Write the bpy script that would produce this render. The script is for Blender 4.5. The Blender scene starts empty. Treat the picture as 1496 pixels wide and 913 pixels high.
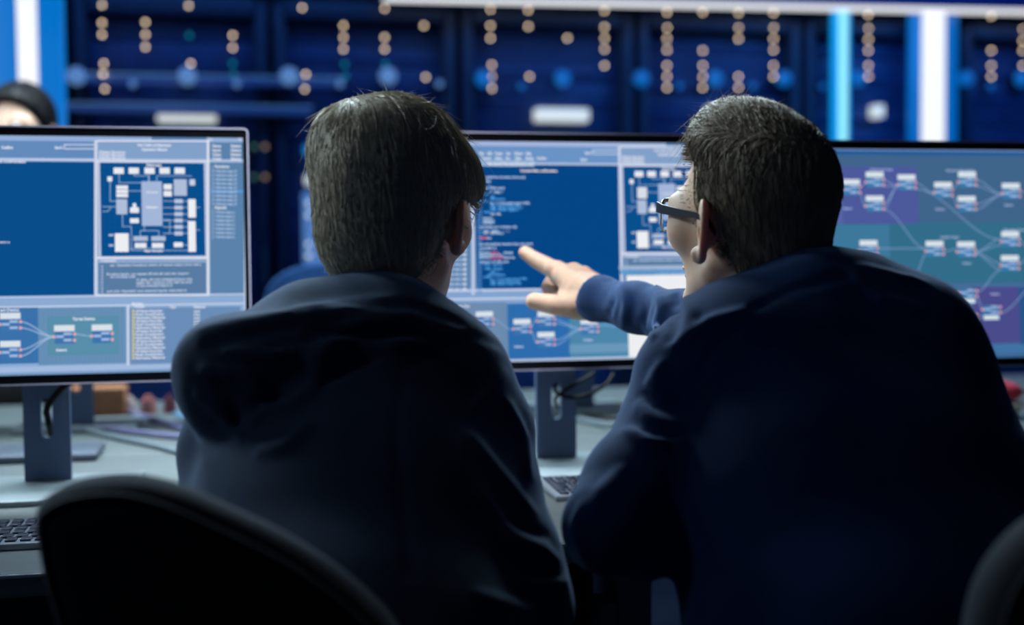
import bpy, bmesh, math, random
import numpy as np
from mathutils import Vector, Matrix
random.seed(7); rng = np.random.default_rng(7)
SC = bpy.context.scene
COL = SC.collection
# ---------------------------------------------------------------- camera
F = 1860.0                      # focal length in pixels of a 1496 x 913 frame
S = 1.12                        # working depth units -> metres
CAM = Vector((0, 0, 1.10))
ROT = (Matrix.Rotation(math.radians(-12), 3, 'Z') @ Matrix.Rotation(math.radians(90 - 2.65), 3, 'X')
       @ Matrix.Rotation(-0.008, 3, 'Z'))
cd = bpy.data.cameras.new('camera'); cam = bpy.data.objects.new('camera', cd); COL.objects.link(cam)
cam.matrix_world = Matrix.Translation(CAM) @ ROT.to_4x4()
cd.sensor_width = 36; cd.lens = F / 1496 * 36; cd.clip_start = 0.02
cd.dof.use_dof = True; cd.dof.focus_distance = 1.64; cd.dof.aperture_fstop = 2.0
SC.camera = cam
# ---------------------------------------------------------------- view and light
SC.view_settings.view_transform = 'Standard'; SC.view_settings.look = 'None'
SC.view_settings.exposure = 0.0; SC.view_settings.gamma = 1; SC.view_settings.use_curve_mapping = False
w = bpy.data.worlds.new('world'); SC.world = w; w.use_nodes = True
w.node_tree.nodes['Background'].inputs[0].default_value = (0.02, 0.07, 0.25, 1)
w.node_tree.nodes['Background'].inputs[1].default_value = 0.05
def area(name, loc, target, sx, sy, power, color):
    l = bpy.data.lights.new(name, 'AREA'); l.shape = 'RECTANGLE'; l.size = sx; l.size_y = sy
    l.energy = power; l.color = color
    o = bpy.data.objects.new(name, l); COL.objects.link(o); o.location = loc
    o.rotation_euler = (Vector(target) - Vector(loc)).to_track_quat('-Z', 'Y').to_euler()
    return o
area('ceiling_light', (0.35, 3.4, 2.55), (0.25, 1.9, 0.8), 2.6, 0.4, 135, (0.72, 0.92, 1.0))
area('ceiling_light_left', (-1.9, 3.0, 2.5), (-0.1, 1.7, 0.9), 0.6, .6, 45, (0.75, 0.92, 1.0))
l_ = area('hand_fill_light', (-0.05, 1.98, 2.7), (0.12, 2.15, 0.9), 0.5, 0.15, 7.0, (0.85, 0.93, 1.0)); l_.data.spread = math.radians(40)  # unseen narrow lamp added to brighten the pointing hand
area('side_fill_light', (-1.8, 1.25, 2.3), (-0.2, 1.4, 1.05), 0.35, 0.35, 4.2, (0.6, 0.8, 1.0))  # unseen fill lamp added to graze the hood folds from the left
area('rack_fill_light', (1.0, 4.3, 2.9), (1.2, 5.2, 1.3), 4.5, 0.4, 22, (0.11, 0.38, 1.0))  # unseen blue lamp added to light the rack fronts
area('rack_fill_light_right', (3.2, 3.9, 2.6), (2.6, 5.0, 1.2), 1.2, 0.4, 14, (0.05, 0.35, 1.0))  # second unseen blue lamp, added to brighten the right-hand racks
# ---------------------------------------------------------------- small helpers
def lin(c):
    if isinstance(c, str): c = [int(c[i:i+2], 16) for i in (0, 2, 4)]
    c = [v / 255 for v in c]
    return tuple(v / 12.92 if v <= .04045 else ((v + .055) / 1.055) ** 2.4 for v in c) + (1,)
def ray(px, py):
    return (ROT @ Vector(((px - 748) / F, -(py - 456.5) / F, -1)))
def at(px, py, d):                        # pixel and depth (working units) -> world point
    return CAM + ray(px, py) * (d * S)
def hit(px, py, P, N):
    r = ray(px, py); return CAM + r * ((P - CAM).dot(N) / r.dot(N))
def proj(P):
    q = ROT.transposed() @ (P - CAM); return 748 + F * q.x / -q.z, 456.5 - F * q.y / -q.z, -q.z / S
def mat(name, color, rough=.5, metal=0, emit=None, es=1, **kw):
    m = bpy.data.materials.new(name); m.use_nodes = True
    b = m.node_tree.nodes['Principled BSDF']
    b.inputs['Base Color'].default_value = color if len(color) == 4 else lin(color)
    b.inputs['Roughness'].default_value = rough; b.inputs['Metallic'].default_value = metal
    if emit is not None:
        b.inputs['Emission Color'].default_value = lin(emit); b.inputs['Emission Strength'].default_value = es
    for k, v in kw.items(): b.inputs[k].default_value = v
    return m
def noisy(m, scale=40, amount=.25, bump=.0, bscale=300, detail=4, stretch=None, bdist=.002):
    nt = m.node_tree; b = nt.nodes['Principled BSDF']
    tc = nt.nodes.new('ShaderNodeTexCoord'); n = nt.nodes.new('ShaderNodeTexNoise')
    n.inputs['Scale'].default_value = scale; n.inputs['Detail'].default_value = detail
    src = tc.outputs['Object']
    if stretch:
        mp = nt.nodes.new('ShaderNodeMapping'); mp.inputs['Scale'].default_value = stretch
        nt.links.new(src, mp.inputs[0]); src = mp.outputs[0]
    nt.links.new(src, n.inputs['Vector'])
    c = b.inputs['Base Color'].default_value[:]
    r = nt.nodes.new('ShaderNodeValToRGB')
    r.color_ramp.elements[0].position = .3; r.color_ramp.elements[1].position = .7
    r.color_ramp.elements[0].color = tuple(v * (1 - amount) for v in c[:3]) + (1,)
    r.color_ramp.elements[1].color = tuple(min(1, v * (1 + amount)) for v in c[:3]) + (1,)
    nt.links.new(n.outputs['Fac'], r.inputs[0]); nt.links.new(r.outputs[0], b.inputs['Base Color'])
    if bump:
        n2 = nt.nodes.new('ShaderNodeTexNoise'); n2.inputs['Scale'].default_value = bscale
        n2.inputs['Detail'].default_value = 3
        nt.links.new(src, n2.inputs['Vector'])
        bp = nt.nodes.new('ShaderNodeBump'); bp.inputs['Strength'].default_value = bump
        bp.inputs['Distance'].default_value = bdist
        nt.links.new(n2.outputs['Fac'], bp.inputs['Height']); nt.links.new(bp.outputs[0], b.inputs['Normal'])
    return m
def tag(o, label=None, cat=None, group=None, kind=None):
    if label: o['label'] = label
    if cat: o['category'] = cat
    if group: o['group'] = group
    if kind: o['kind'] = kind
    return o
def empty(name, loc, rot=None):
    o = bpy.data.objects.new(name, None); COL.objects.link(o); o.empty_display_size = .1
    M = Matrix.Translation(loc)
    if rot is not None: M = M @ rot.to_4x4()
    o.matrix_world = M
    WM[o.name] = M
    return o
WM = {}
def wm(o): return WM.get(o.name, Matrix.Identity(4))
def link(name, me, m, parent=None, world=True, M=None):
    """mesh given in world coordinates (world=True) or in the parent's frame"""
    for x in (m if isinstance(m, (list, tuple)) else [m]): me.materials.append(x)
    o = bpy.data.objects.new(name, me); COL.objects.link(o)
    if parent is not None:
        o.parent = parent
        if world: me.transform(wm(parent).inverted())
        WM[o.name] = wm(parent)
    elif world:
        co = np.empty(len(me.vertices) * 3); me.vertices.foreach_get('co', co); co = co.reshape(-1, 3)
        base = Vector(((co[:, 0].min() + co[:, 0].max()) / 2, (co[:, 1].min() + co[:, 1].max()) / 2, co[:, 2].min()))
        me.transform(Matrix.Translation(-base)); o.matrix_world = Matrix.Translation(base)
        WM[o.name] = Matrix.Translation(base)
    return o
class B:
    """collects shapes in one bmesh"""
    def __init__(s): s.bm = bmesh.new()
    def box(s, c, size, R=None, bev=0.0, seg=2, mi=0):
        r = bmesh.ops.create_cube(s.bm, size=1.0)
        vs = r['verts']; bmesh.ops.scale(s.bm, vec=size, verts=vs)
        if bev:
            es = list({e for v in vs for e in v.link_edges})
            r2 = bmesh.ops.bevel(s.bm, geom=es, offset=bev, segments=seg, affect='EDGES', profile=.5)
            vs = list({v for f in r2['faces'] for v in f.verts} | {v for v in vs if v.is_valid})
        if mi:
            for f in {f for v in vs for f in v.link_faces}: f.material_index = mi
        M = Matrix.Translation(c) @ (R.to_4x4() if R is not None else Matrix.Identity(4))
        bmesh.ops.transform(s.bm, matrix=M, verts=vs); return s
    def cyl(s, a, b, r, r2=None, n=24, cap=True):
        a = Vector(a); b = Vector(b); d = b - a
        R = d.to_track_quat('Z', 'Y').to_matrix().to_4x4()
        bmesh.ops.create_cone(s.bm, cap_ends=cap, segments=n, radius1=r, radius2=r if r2 is None else r2,
                              depth=d.length, matrix=Matrix.Translation((a + b) / 2) @ R); return s
    def tube(s, pts, r, n=8, sm=4):
        P = smooth(pts, sm); up = Vector((0, 0, 1)); rings = []
        for i, p in enumerate(P):
            t = (P[min(i + 1, len(P) - 1)] - P[max(i - 1, 0)]).normalized()
            x = t.cross(up); x = x.normalized() if x.length > .05 else Vector((1, 0, 0)); y = x.cross(t)
            rr = r(i / (len(P) - 1)) if callable(r) else r
            rings.append([s.bm.verts.new(p + (x * math.cos(a) + y * math.sin(a)) * rr)
                          for a in [2 * math.pi * k / n for k in range(n)]])
        for i in range(len(rings) - 1):
            for k in range(n):
                s.bm.faces.new((rings[i][k], rings[i][(k + 1) % n], rings[i + 1][(k + 1) % n], rings[i + 1][k]))
        s.bm.faces.new(rings[0][::-1]); s.bm.faces.new(rings[-1]); return s
    def sphere(s, c, r, u=16, v=10):
        bmesh.ops.create_uvsphere(s.bm, u_segments=u, v_segments=v, radius=r, matrix=Matrix.Translation(c)); return s
    def mesh(s, name, smooth_=True):
        bmesh.ops.recalc_face_normals(s.bm, faces=s.bm.faces)
        me = bpy.data.meshes.new(name); s.bm.to_mesh(me); s.bm.free()
        if smooth_:
            me.polygons.foreach_set('use_smooth', [True] * len(me.polygons)); me.set_sharp_from_angle(angle=math.radians(40))
        return me
    def obj(s, name, m, parent=None, world=True, smooth_=True):
        return link(name, s.mesh(name, smooth_), m, parent, world)
def smooth(pts, k=4):
    pts = [Vector(p) for p in pts]
    if len(pts) < 3 or k <= 1: return pts
    out = []
    for i in range(len(pts) - 1):
        p0 = pts[max(i - 1, 0)]; p1 = pts[i]; p2 = pts[i + 1]; p3 = pts[min(i + 2, len(pts) - 1)]
        for j in range(k):
            t = j / k
            out.append(.5 * ((2 * p1) + (p2 - p0) * t + (2 * p0 - 5 * p1 + 4 * p2 - p3) * t * t + (3 * p1 - p0 - 3 * p2 + p3) * t ** 3))
    return out + [pts[-1]]
# ---------------------------------------------------------------- room
DESK_Z = 0.72
m_floor = noisy(mat('dark_floor', (14, 20, 30), .35), 6, .3)
m_wall = noisy(mat('dark_blue_wall', (12, 30, 64), .7), 4, .2)
m_ceil = mat('dark_ceiling', (9, 12, 20), .8)
X0, X1, Y0, Y1, H = -4.2, 6.2, -1.6, 8.0, 3.1
def wallbox(name, c, s, m): tag(B().box(c, s).obj(name, m, smooth_=False), kind='structure')
wallbox('floor', ((X0+X1)/2, (Y0+Y1)/2, -.05), (X1-X0, Y1-Y0, .1), m_floor)
wallbox('ceiling', ((X0+X1)/2, (Y0+Y1)/2, H+.05), (X1-X0, Y1-Y0, .1), m_ceil)
wallbox('wall_back', ((X0+X1)/2, Y1+.05, H/2), (X1-X0, .1, H), m_wall)
wallbox('wall_front', ((X0+X1)/2, Y0-.05, H/2), (X1-X0, .1, H), m_wall)
wallbox('wall_left', (X0-.05, (Y0+Y1)/2, H/2), (.1, Y1-Y0, H), m_wall)
wallbox('wall_right', (X1+.05, (Y0+Y1)/2, H/2), (.1, Y1-Y0, H), m_wall)
# ---------------------------------------------------------------- desks
m_top = noisy(mat('grey_laminate', (90, 98, 100), .42), 30, .06)
m_edge = mat('desk_edge_strip', (170, 180, 190), .3, .3)
m_metal = mat('painted_grey_metal', (125, 135, 152), .45, .2)
m_black = mat('black_plastic', (12, 13, 17), .4)
zt = Vector((0, 0, DESK_Z)); UP = Vector((0, 0, 1))
yf = hit(810, 793, zt, UP).y                       # front edge of the near desks
YM = at(814, 368, 1.97).y                          # monitor row
print('desk front', yf, 'monitors', YM, 'left edge px', proj(Vector((hit(30,840,zt,UP).x, yf, DESK_Z))))
DY = .92
def desk(xa, xb, ya, yb, label, group=None):
    t = empty('desk', ((xa+xb)/2, (ya+yb)/2, 0)); tag(t, label, 'desk', group)
    g = .002
    B().box(((xa+xb)/2, (ya+yb)/2, DESK_Z-.015), (xb-xa-g, yb-ya, .03), bev=.002).obj('tabletop', m_top, t)
    for y in (ya, yb):
        B().box(((xa+xb)/2, y + (.0015 if y == yb else -.0015), DESK_Z-.0035), (xb-xa-g, .003, .005), bev=.001).obj('edge_strip', m_edge, t)
    B().box(((xa+xb)/2, (ya+yb)/2+.12, DESK_Z-.2), (xb-xa-.3, .018, .3)).obj('modesty_panel', m_black, t)
    for x in (xa+.12, xb-.12):
        b = B(); b.box((x, (ya+yb)/2, .355), (.06, .09, .66), bev=.004)
        b.obj('leg', m_metal, t)
        B().box((x, (ya+yb)/2, .0275), (.07, yb-ya-.16, .035), bev=.006).obj('foot', m_metal, t)
        B().box((x, (ya+yb)/2, DESK_Z-.045), (.05, yb-ya-.14, .03), bev=.004).obj('support_rail', m_metal, t)
    return t
# the leg below P2's elbow marks where two near desks meet
xl = hit(928, 880, Vector((0, yf+.415, 0)), Vector((0, 1, 0))).x
xs = xl + .12
nd = desk(xs-1.6, xs, yf, yf+DY, 'long grey desk with the left and centre monitors, thin pale front edge')
desk(xs, xs+1.6, yf, yf+DY, 'long grey desk under the right-hand monitor showing node diagrams')
desk(xs-1.6, xs, yf+DY+.01, yf+2*DY+.01, 'grey desk of the opposite row, behind the left and centre monitors')
desk(xs, xs+1.6, yf+DY+.01, yf+2*DY+.01, 'grey desk of the opposite row, behind the right-hand monitor')

bx0 = hit(878, 890, Vector((0, yf+.415, 0)), Vector((0, 1, 0)))
B().box(((bx0.x+xl-.03)/2, yf+.45, bx0.z-.04), (xl-.03-bx0.x, .07, .10), bev=.006).obj('cable_bracket', m_metal, nd)
# ---------------------------------------------------------------- monitors and what their screens show
m_bez = mat('black_bezel', (10, 12, 18), .3)
m_rim = mat('satin_monitor_rim', (200, 200, 225), .4)
m_stand = mat('blue_grey_stand_metal', (86, 104, 136), .5, .1)
m_base = mat('brushed_silver_base', (128, 140, 146), .38, .3)
m_scr = bpy.data.materials.new('lit_screen'); m_scr.use_nodes = True
nt = m_scr.node_tree; nt.nodes.clear()
o_ = nt.nodes.new('ShaderNodeOutputMaterial'); e_ = nt.nodes.new('ShaderNodeEmission'); a_ = nt.nodes.new('ShaderNodeAttribute')
a_.attribute_name = 'Col'; nt.links.new(a_.outputs['Color'], e_.inputs[0]); nt.links.new(e_.outputs[0], o_.inputs[0])
e_.inputs[1].default_value = .93
_glyph = {}
def glyphs(txt):
    if txt not in _glyph:
        c = bpy.data.curves.new('t', 'FONT'); c.body = txt; c.size = 1.0; c.resolution_u = 2; c.offset = .040
        o = bpy.data.objects.new('t', c); COL.objects.link(o)
        bpy.context.view_layer.update()
        me = bpy.data.meshes.new_from_object(o.evaluated_get(bpy.context.evaluated_depsgraph_get()))
        v = [(p.co.x, p.co.y) for p in me.vertices]; f = [tuple(p.vertices) for p in me.polygons]
        bpy.data.objects.remove(o); bpy.data.curves.remove(c); bpy.data.meshes.remove(me)
        x0 = min(p[0] for p in v); x1 = max(p[0] for p in v)
        _glyph[txt] = ([((p[0]-x0)/(x1-x0), p[1]/.72) for p in v], f, x1-x0)
    return _glyph[txt]
class Screen:
    def __init__(s, mon): s.v = []; s.f = []; s.c = []; s.m = mon
    def poly(s, pts, col, L):
        i = len(s.v); s.v += [(u, -L * .00012, v) for u, v in pts]; s.f.append(tuple(range(i, i + len(pts)))); s.c.append(lin(col))
    def uv(s, px, py): return s.m.uv(px, py)
    def rect(s, x0, y0, x1, y1, col, L=1):          # measured on the photo, drawn square to the screen
        a = s.uv(x0, (y0+y1)/2)[0]; b = s.uv(x1, (y0+y1)/2)[0]
        xm = (x0+x1)/2; t = s.uv(xm, y0)[1]; u = s.uv(xm, y1)[1]
        s.poly([(a, u), (b, u), (b, t), (a, t)], col, L)
    def line(s, pts, col, L=3, wpx=1.0):
        P = [Vector(s.uv(*p)) for p in pts]; w_ = wpx * s.m.mpp / 2
        for a, b in zip(P[:-1], P[1:]):
            d = (b - a); 
            if d.length < 1e-6: continue
            d.normalize(); n = Vector((-d.y, d.x)) * w_
            s.poly([tuple(a - n - d*w_*.5), tuple(b - n + d*w_*.5), tuple(b + n + d*w_*.5), tuple(a + n - d*w_*.5)], col, L)
    def frame(s, x0, y0, x1, y1, col, L=3, wpx=1.5):
        s.line([(x0, y0), (x1, y0), (x1, y1), (x0, y1), (x0, y0)], col, L, wpx)
    def text(s, x0, y, x1, h, txt, col, L=6):       # x0..x1 width, y is the baseline, h the capital height, all in pixels
        v, f, wd = glyphs(txt)
        a = s.uv(x0, y); b = s.uv(x1, y); i = len(s.v); hh = h * s.m.mpp
        s.v += [(a[0] + (b[0]-a[0]) * p[0], -L * .00012, a[1] + hh * p[1]) for p in v]
        for q in f: s.f.append(tuple(k + i for k in q)); s.c.append(lin(col))
    def curve(s, a, b, col, L=3, wpx=1.0):
        pts = []
        for k in range(13):
            t = k / 12; e = t * t * (3 - 2 * t); pts.append((a[0] + (b[0]-a[0]) * t, a[1] + (b[1]-a[1]) * e))
        s.line(pts, col, L, wpx)
    def node(s, x, y, w=30, tall=26, body='3f78b4', head='dfe8f0', flip=False):
        k = w / 30
        s.rect(x+1, y, x+w-1, y+tall*k, body, 4)
        if flip: s.rect(x+2, y+17*k, x+w-2, y+24*k, head, 5); o = -9*k
        else: s.rect(x, y-1, x+w, y+8*k, head, 5); o = 0
        s.rect(x+14*k, y+10*k+o, x+w-4, y+13.5*k+o, 'a9c2ea', 5); s.rect(x+3*k, y+14*k+o, x+14*k, y+17.5*k+o, 'a9c2ea', 5)
        s.rect(x+14*k, y+19*k+o, x+w-4, y+22.5*k+o, 'a9c2ea', 5)
        for (dx, dy) in ((0, 16), (30, 12), (30, 21)):
            s.rect(x+dx*k-2*k, y+dy*k+o-2*k, x+dx*k+2*k, y+dy*k+o+2*k, 'f0b0b4', 6)
    def build(s, parent):
        me = bpy.data.meshes.new('display'); me.from_pydata(s.v, [], s.f)
        at_ = me.color_attributes.new('Col', 'FLOAT_COLOR', 'CORNER')
        cols = np.concatenate([np.tile(c, (len(f), 1)) for c, f in zip(s.c, s.f)]).astype(np.float32)
        at_.data.foreach_set('color', cols.ravel())
        return link('display', me, m_scr, parent, world=False)
def rounded(wd, ht, r, n=6):
    pts = []
    for cx, cz, a0 in ((wd/2-r, ht/2-r, 0), (-wd/2+r, ht/2-r, 90), (-wd/2+r, -ht/2+r, 180), (wd/2-r, -ht/2+r, 270)):
        for k in range(n+1):
            a = math.radians(a0 + 90*k/n); pts.append((cx + r*math.cos(a), cz + r*math.sin(a)))
    return pts
def prism(outline, y0, y1, hole=None):
    """extrude an (x,z) outline along y, with an optional hole of the same count"""
    b = B(); bm = b.bm
    def loop(o, y): return [bm.verts.new((x, y, z)) for x, z in o]
    n = len(outline); o0 = loop(outline, y0); o1 = loop(outline, y1)
    for k in range(n): bm.faces.new((o0[k], o0[(k+1) % n], o1[(k+1) % n], o1[k]))
    if hole is None: bm.faces.new(o0[::-1]); bm.faces.new(o1)
    else:
        h0 = loop(hole, y0); h1 = loop(hole, y1)
        for k in range(n):
            j = (k+1) % n
            bm.faces.new((h0[j], h0[k], h1[k], h1[j]))
            bm.faces.new((o0[j], o0[k], h0[k], h0[j])); bm.faces.new((o1[k], o1[j], h1[j], h1[k]))
    return b
MW, MH = .700, .405
class Monitor:
    def __init__(s, C, label, roll=0.0, tilt=5.0, yaw=0.0, group=None, baseZ=DESK_Z, plate=(.30, .24), neckw=.074, flipped=False):
        s.C = Vector(C)
        R = Matrix.Rotation(math.radians(yaw) + (math.pi if flipped else 0), 3, 'Z')
        s.R = R @ Matrix.Rotation(math.radians(-tilt), 3, 'X') @ Matrix.Rotation(roll, 3, 'Y')
        s.mpp = proj(s.C)[2] * S / F
        base = s.C + R @ Vector((.018 if not flipped else 0, .10, 0)); base.z = baseZ
        s.root = empty('monitor', base, R); tag(s.root, label, 'monitor', group)
        Mp = wm(s.root).inverted() @ (Matrix.Translation(s.C) @ s.R.to_4x4())
        # case: a thin shell with a raised back, rim and bezel
        def put(name, b, m, parent=None):
            me = b.mesh(name); me.transform(Mp); o = link(name, me, m, parent or s.root, world=False); return o
        case = prism(rounded(MW, MH, .006), .001, .026)
        case.box((0, .037, 0), (MW*.72, .026, MH*.6), bev=.01); put('case', case, m_bez)
        put('rim', prism(rounded(MW+.004, MH+.004, .008), -.002, .012, rounded(MW-.001, MH-.001, .0055)), m_rim)
        put('bezel', prism(rounded(MW-.001, MH-.001, .0055), -.0012, .001, [(x*1.0, z) for x, z in rounded(MW-.014, MH-.028, .001)]), m_bez)
        s.disp = (MW-.014, MH-.028)
        # stand: slotted neck, hub and flat base
        hub = s.C.z - baseZ
        out = [(x, z + (hub+.02)/2) for x, z in rounded(neckw, hub+.02, .002)]
        slot = [(x*.9, z*1 + (hub*.60)*0 + .114) for x, z in rounded(.0205, .066, .0100)]
        me = prism(out, -.006, .006, slot).mesh('neck')
        link('neck', me, m_stand, s.root, world=False)
        me = B().cyl((0, -.055, hub), (0, 0, hub), .035).mesh('hinge'); link('hinge', me, m_stand, s.root, world=False)
        me = B().box((0, -plate[1]/2+.06, .005), (plate[0], plate[1], .010), bev=.003).mesh('base')
        link('base', me, m_base, s.root, world=False)
        s.Mp = Mp
    def uv(s, px, py):
        P = hit(px, py, s.C, s.R @ Vector((0, 1, 0))); q = s.R.transposed() @ (P - s.C); return q.x, q.z
    def show(s, sc):
        o = sc.build(s.root); o.data.transform(s.Mp)
mc = Monitor(at(816, 366.5, 1.955), 'centre monitor with code listing that the right man points at')
yaxis = Vector((0, 1, 0))
er = hit(364, 370, Vector((0, mc.C.y-.01, 0)), yaxis)
ml = Monitor((er.x - MW/2, mc.C.y-.012, er.z), 'left monitor with a chip diagram in a blue window')
er = hit(1128, 370, Vector((0, mc.C.y-.05, 0)), yaxis)
mr = Monitor((er.x + MW/2, mc.C.y-.05, er.z - .004), 'right monitor with node graphs on purple and teal panels', yaw=-1.0)
for m in (ml, mc, mr): print('mon', proj(m.C), [tuple(round(v) for v in proj(m.C + m.R @ Vector((sx*MW/2, 0, sz*MH/2)))[:2]) for sx in (-1, 1) for sz in (1, -1)])
WHT = 'e8ecf8'; LIL = 'bcc8e6'; PAN = '6f93bf'; DK = '0a4d88'; GRY = '5f86b0'
def chip_side(sc):
    """window at the right of the application: chip diagram, side list, text box (measured on the left monitor)"""
    sc.rect(141, 208, 304, 233, '86a6d0', 2); sc.rect(306, 208, 357, 430, '5d86b0', 2)
    sc.rect(143, 235, 303, 377, LIL, 2); sc.rect(147, 238, 299, 374, '075090', 3)
    for x in range(152, 298, 8): sc.line([(x, 238), (x, 374)], '0e5c9c', 3.4, .5)
    for y in range(244, 374, 8): sc.line([(147, y), (299, y)], '0e5c9c', 3.4, .5)
    sc.frame(141, 206, 304, 431, WHT, 4, 2.2); sc.line([(304, 206), (304, 431)], WHT, 4, 3.5)
    sc.line([(141, 236), (304, 236)], WHT, 4, 1.6); sc.line([(141, 377), (304, 377)], WHT, 4, 3)
    sc.line([(141, 382), (304, 382)], LIL, 4, 1.2)
    sc.rect(145, 384, 301, 429, '5b80a8', 3)
    sc.text(201, 213.5, 250, 4, 'Data Tracking and Management', WHT); sc.text(207, 220, 244, 4, 'Operation Manual', WHT)
    for k in range(3): sc.text(145, 224+k*4.4, 183, 4, 'Primary Structure', WHT)
    sc.text(214, 243, 236, 4.4, 'Diagram', WHT)
    W1 = 'eef2f8'; G1 = 'b4c4e0'
    for x in (166, 188, 211, 233, 255): sc.rect(x, 245, x+15, 254, W1, 6)
    sc.rect(157, 258, 164, 265, W1, 6)
    sc.rect(207, 265, 237, 330, 'a8bce0', 6); sc.text(214, 282, 231, 2.6, 'Core', W1, 7); sc.text(214, 304, 231, 2.6, 'Main', W1, 7)
    for y in (271, 277, 283): sc.rect(170, y, 187, y+5.2, W1, 6)
    sc.rect(170, 291, 186, 313, G1, 6); sc.rect(190, 303, 203, 311, W1, 6); sc.rect(194, 297, 199, 303, W1, 6)
    sc.rect(190, 319, 203, 326, W1, 6); sc.rect(168, 341, 188, 368, 'f4f6fa', 6)
    for y in (269, 279): sc.rect(239, y, 251, y+8, W1, 6)
    sc.rect(254, 262, 273, 286, G1, 6); sc.rect(277, 262, 285, 271, 'ccd6ea', 6)
    for k in range(6): sc.rect(255, 291+k*9.4, 267, 297+k*9.4, 'bccbe4', 6); sc.line([(238, 294+k*9.4), (275, 294+k*9.4)], G1, 5, .9)
    sc.rect(254, 354, 267, 361, W1, 6); sc.rect(275, 291, 286, 318, 'f4f6fa', 6); sc.rect(275, 323, 286, 368, 'f4f6fa', 6)
    sc.rect(195, 345, 216, 352, 'b0c2de', 6); sc.rect(221, 345, 242, 352, 'b0c2de', 6)
    sc.rect(197, 355, 214, 362, W1, 6); sc.rect(222, 355, 239, 362, W1, 6)
    for p in ([(174, 254), (174, 267), (207, 267)], [(196, 254), (196, 257), (217, 257), (217, 265)], [(161, 265), (161, 294), (170, 294)],
              [(218, 254), (218, 265)], [(229, 265), (229, 257), (280, 257)], [(150, 302), (162, 302), (170, 302)], [(150, 309), (157, 309), (162, 304)],
              [(179, 313), (179, 331), (192, 331), (192, 366), (275, 366)], [(205, 345), (205, 337), (232, 337), (232, 345)], [(211, 337), (211, 330)],
              [(187, 279), (207, 279)], [(238, 321), (248, 321), (248, 340)], [(267, 358), (275, 358)], [(286, 303), (292, 303)], [(286, 336), (292, 336)],
              [(190, 363), (240, 363)]):
        sc.line(p, '9ab8e0', 5, 1.1)
    sc.rect(159, 342, 166, 345, G1, 6); sc.rect(159, 357, 166, 360, G1, 6); sc.text(211, 368, 238, 3, 'Main Module', W1)
    # side list
    for k, t in enumerate(('Name', 'Input', 'Output', 'Total')):
        sc.text(310, 215+k*6.2, 323, 4, t, WHT); sc.text(337, 215+k*6.2, 352, 4, 'Status', WHT)
    sc.text(314, 245, 335, 4, 'Functions', WHT); sc.text(314, 305, 331, 4, 'Inputs', WHT)
    for k in range(9): sc.text(312, 251.5+k*6, 346, 3.4, '+ Diagram step_01', 'b6ccec')
    sc.rect(307, 278.5, 357, 281, '5ba8ee', 5)
    for k in range(7): sc.text(313, 311.5+k*6, 343, 3.4, '+ Device input_a', 'b6ccec')
    sc.line([(310.5, 243), (310.5, 300)], 'a8c0e4', 5, .8); sc.line([(310.5, 304), (310.5, 350)], 'a8c0e4', 5, .8)
    # text box
    sc.text(147, 382.5, 170, 3.6, 'Comments', WHT)
    for x0, x1, y, t in ((161, 294, 389, 'set  Operation Functions: where of general output, from unit a'), (156, 276, 402, 'Routine begin, on repeat till init all unit set. Import'),
                         (161, 198, 406, 'on module unit'), (199, 281, 410, 'A data, all unit initialised from the'), (199, 280, 414.5, 'table all, general unit will be and'),
                         (199, 252, 419, 'A line included below it'), (156, 273, 427, 'and unit. Operating and external inputs. Interchange')):
        sc.text(x0, y, x1, 3.3, t, 'c4d2ea')
    for k in range(9): sc.rect(148, 388+k*4.6, 150.5, 390.5+k*4.6, 'b8c8e8', 5)
    sc.line([(357.5, 195), (357.5, 545)], 'c8d8f0', 4, 2.0)
def top_right(sc):
    sc.rect(220, 198.5, 303, 205.5, '5a86b8', 3); sc.frame(220, 198.5, 303, 205.5, WHT, 4, 1); sc.text(305, 205, 311, 3, 'Go', WHT)
    sc.rect(348, 200, 354, 205, 'c4d4f0', 3)
    sc.frame(94, 211.5, 139, 217.5, WHT, 4, 1.2); sc.text(80, 217.5, 91, 4.2, 'Search', WHT)
class ViaLeft:
    """lets the centre screen draw layout measured on the left screen"""
    def __init__(s, sc, src): s.sc = sc; s.src = src
def make_ui(mon):
    sc = Screen(mon); dw, dh = mon.disp
    q = lambda a, b, c, d, col, L: sc.poly([(a, b), (c, b), (c, d), (a, d)], col, L)
    q(-dw/2, -dh/2, dw/2, dh/2, '7aa0cc', 0)
    return sc, q
# left screen ------------------------------------------------------
sc, q = make_ui(ml); dw, dh = ml.disp
vt = lambda y: ml.uv(180, y)[1]
q(-dw/2, vt(197), dw/2, dh/2, '4a80b8', 1); q(-dw/2, vt(207), dw/2, vt(197), '98b4de', 1)
q(-dw/2, vt(233), dw/2, vt(207), '6690c2', 1); q(-dw/2, vt(236), dw/2, vt(232), 'c0cfec', 2)
q(-dw/2, vt(430), ml.uv(139, 300)[0], vt(237), '0a508f', 2)
q(-dw/2, vt(541), dw/2, vt(431), '90b0da', 1); q(-dw/2, vt(540), dw/2, vt(532), 'a6bfe4', 2)
chip_side(sc); top_right(sc)
sc.line([(139.5, 206), (139.5, 431)], 'd0d8f0', 5, 3.5)
q(-dw/2, vt(447), dw/2, vt(445), 'd0dcf2', 3); q(-dw/2, vt(433), dw/2, vt(431), 'c8d4ee', 3)
sc.text(2, 217.5, 19, 4.4, 'Confirm', WHT); sc.text(-30, 237.5, 38, 3.2, 'Monitor main configuration', WHT); sc.text(-6, 355, 15, 2.6, 'return x', WHT)
sc.rect(-60, 449, 56, 532, '3c76b0', 2); sc.rect(56, 449, 184, 532, '6a94bc', 2); sc.rect(69, 462, 174, 519, '5b93b0', 3)
for x in range(58, 184, 6): sc.line([(x, 450), (x, 531)], '6488b4', 2.6, .6)
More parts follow.
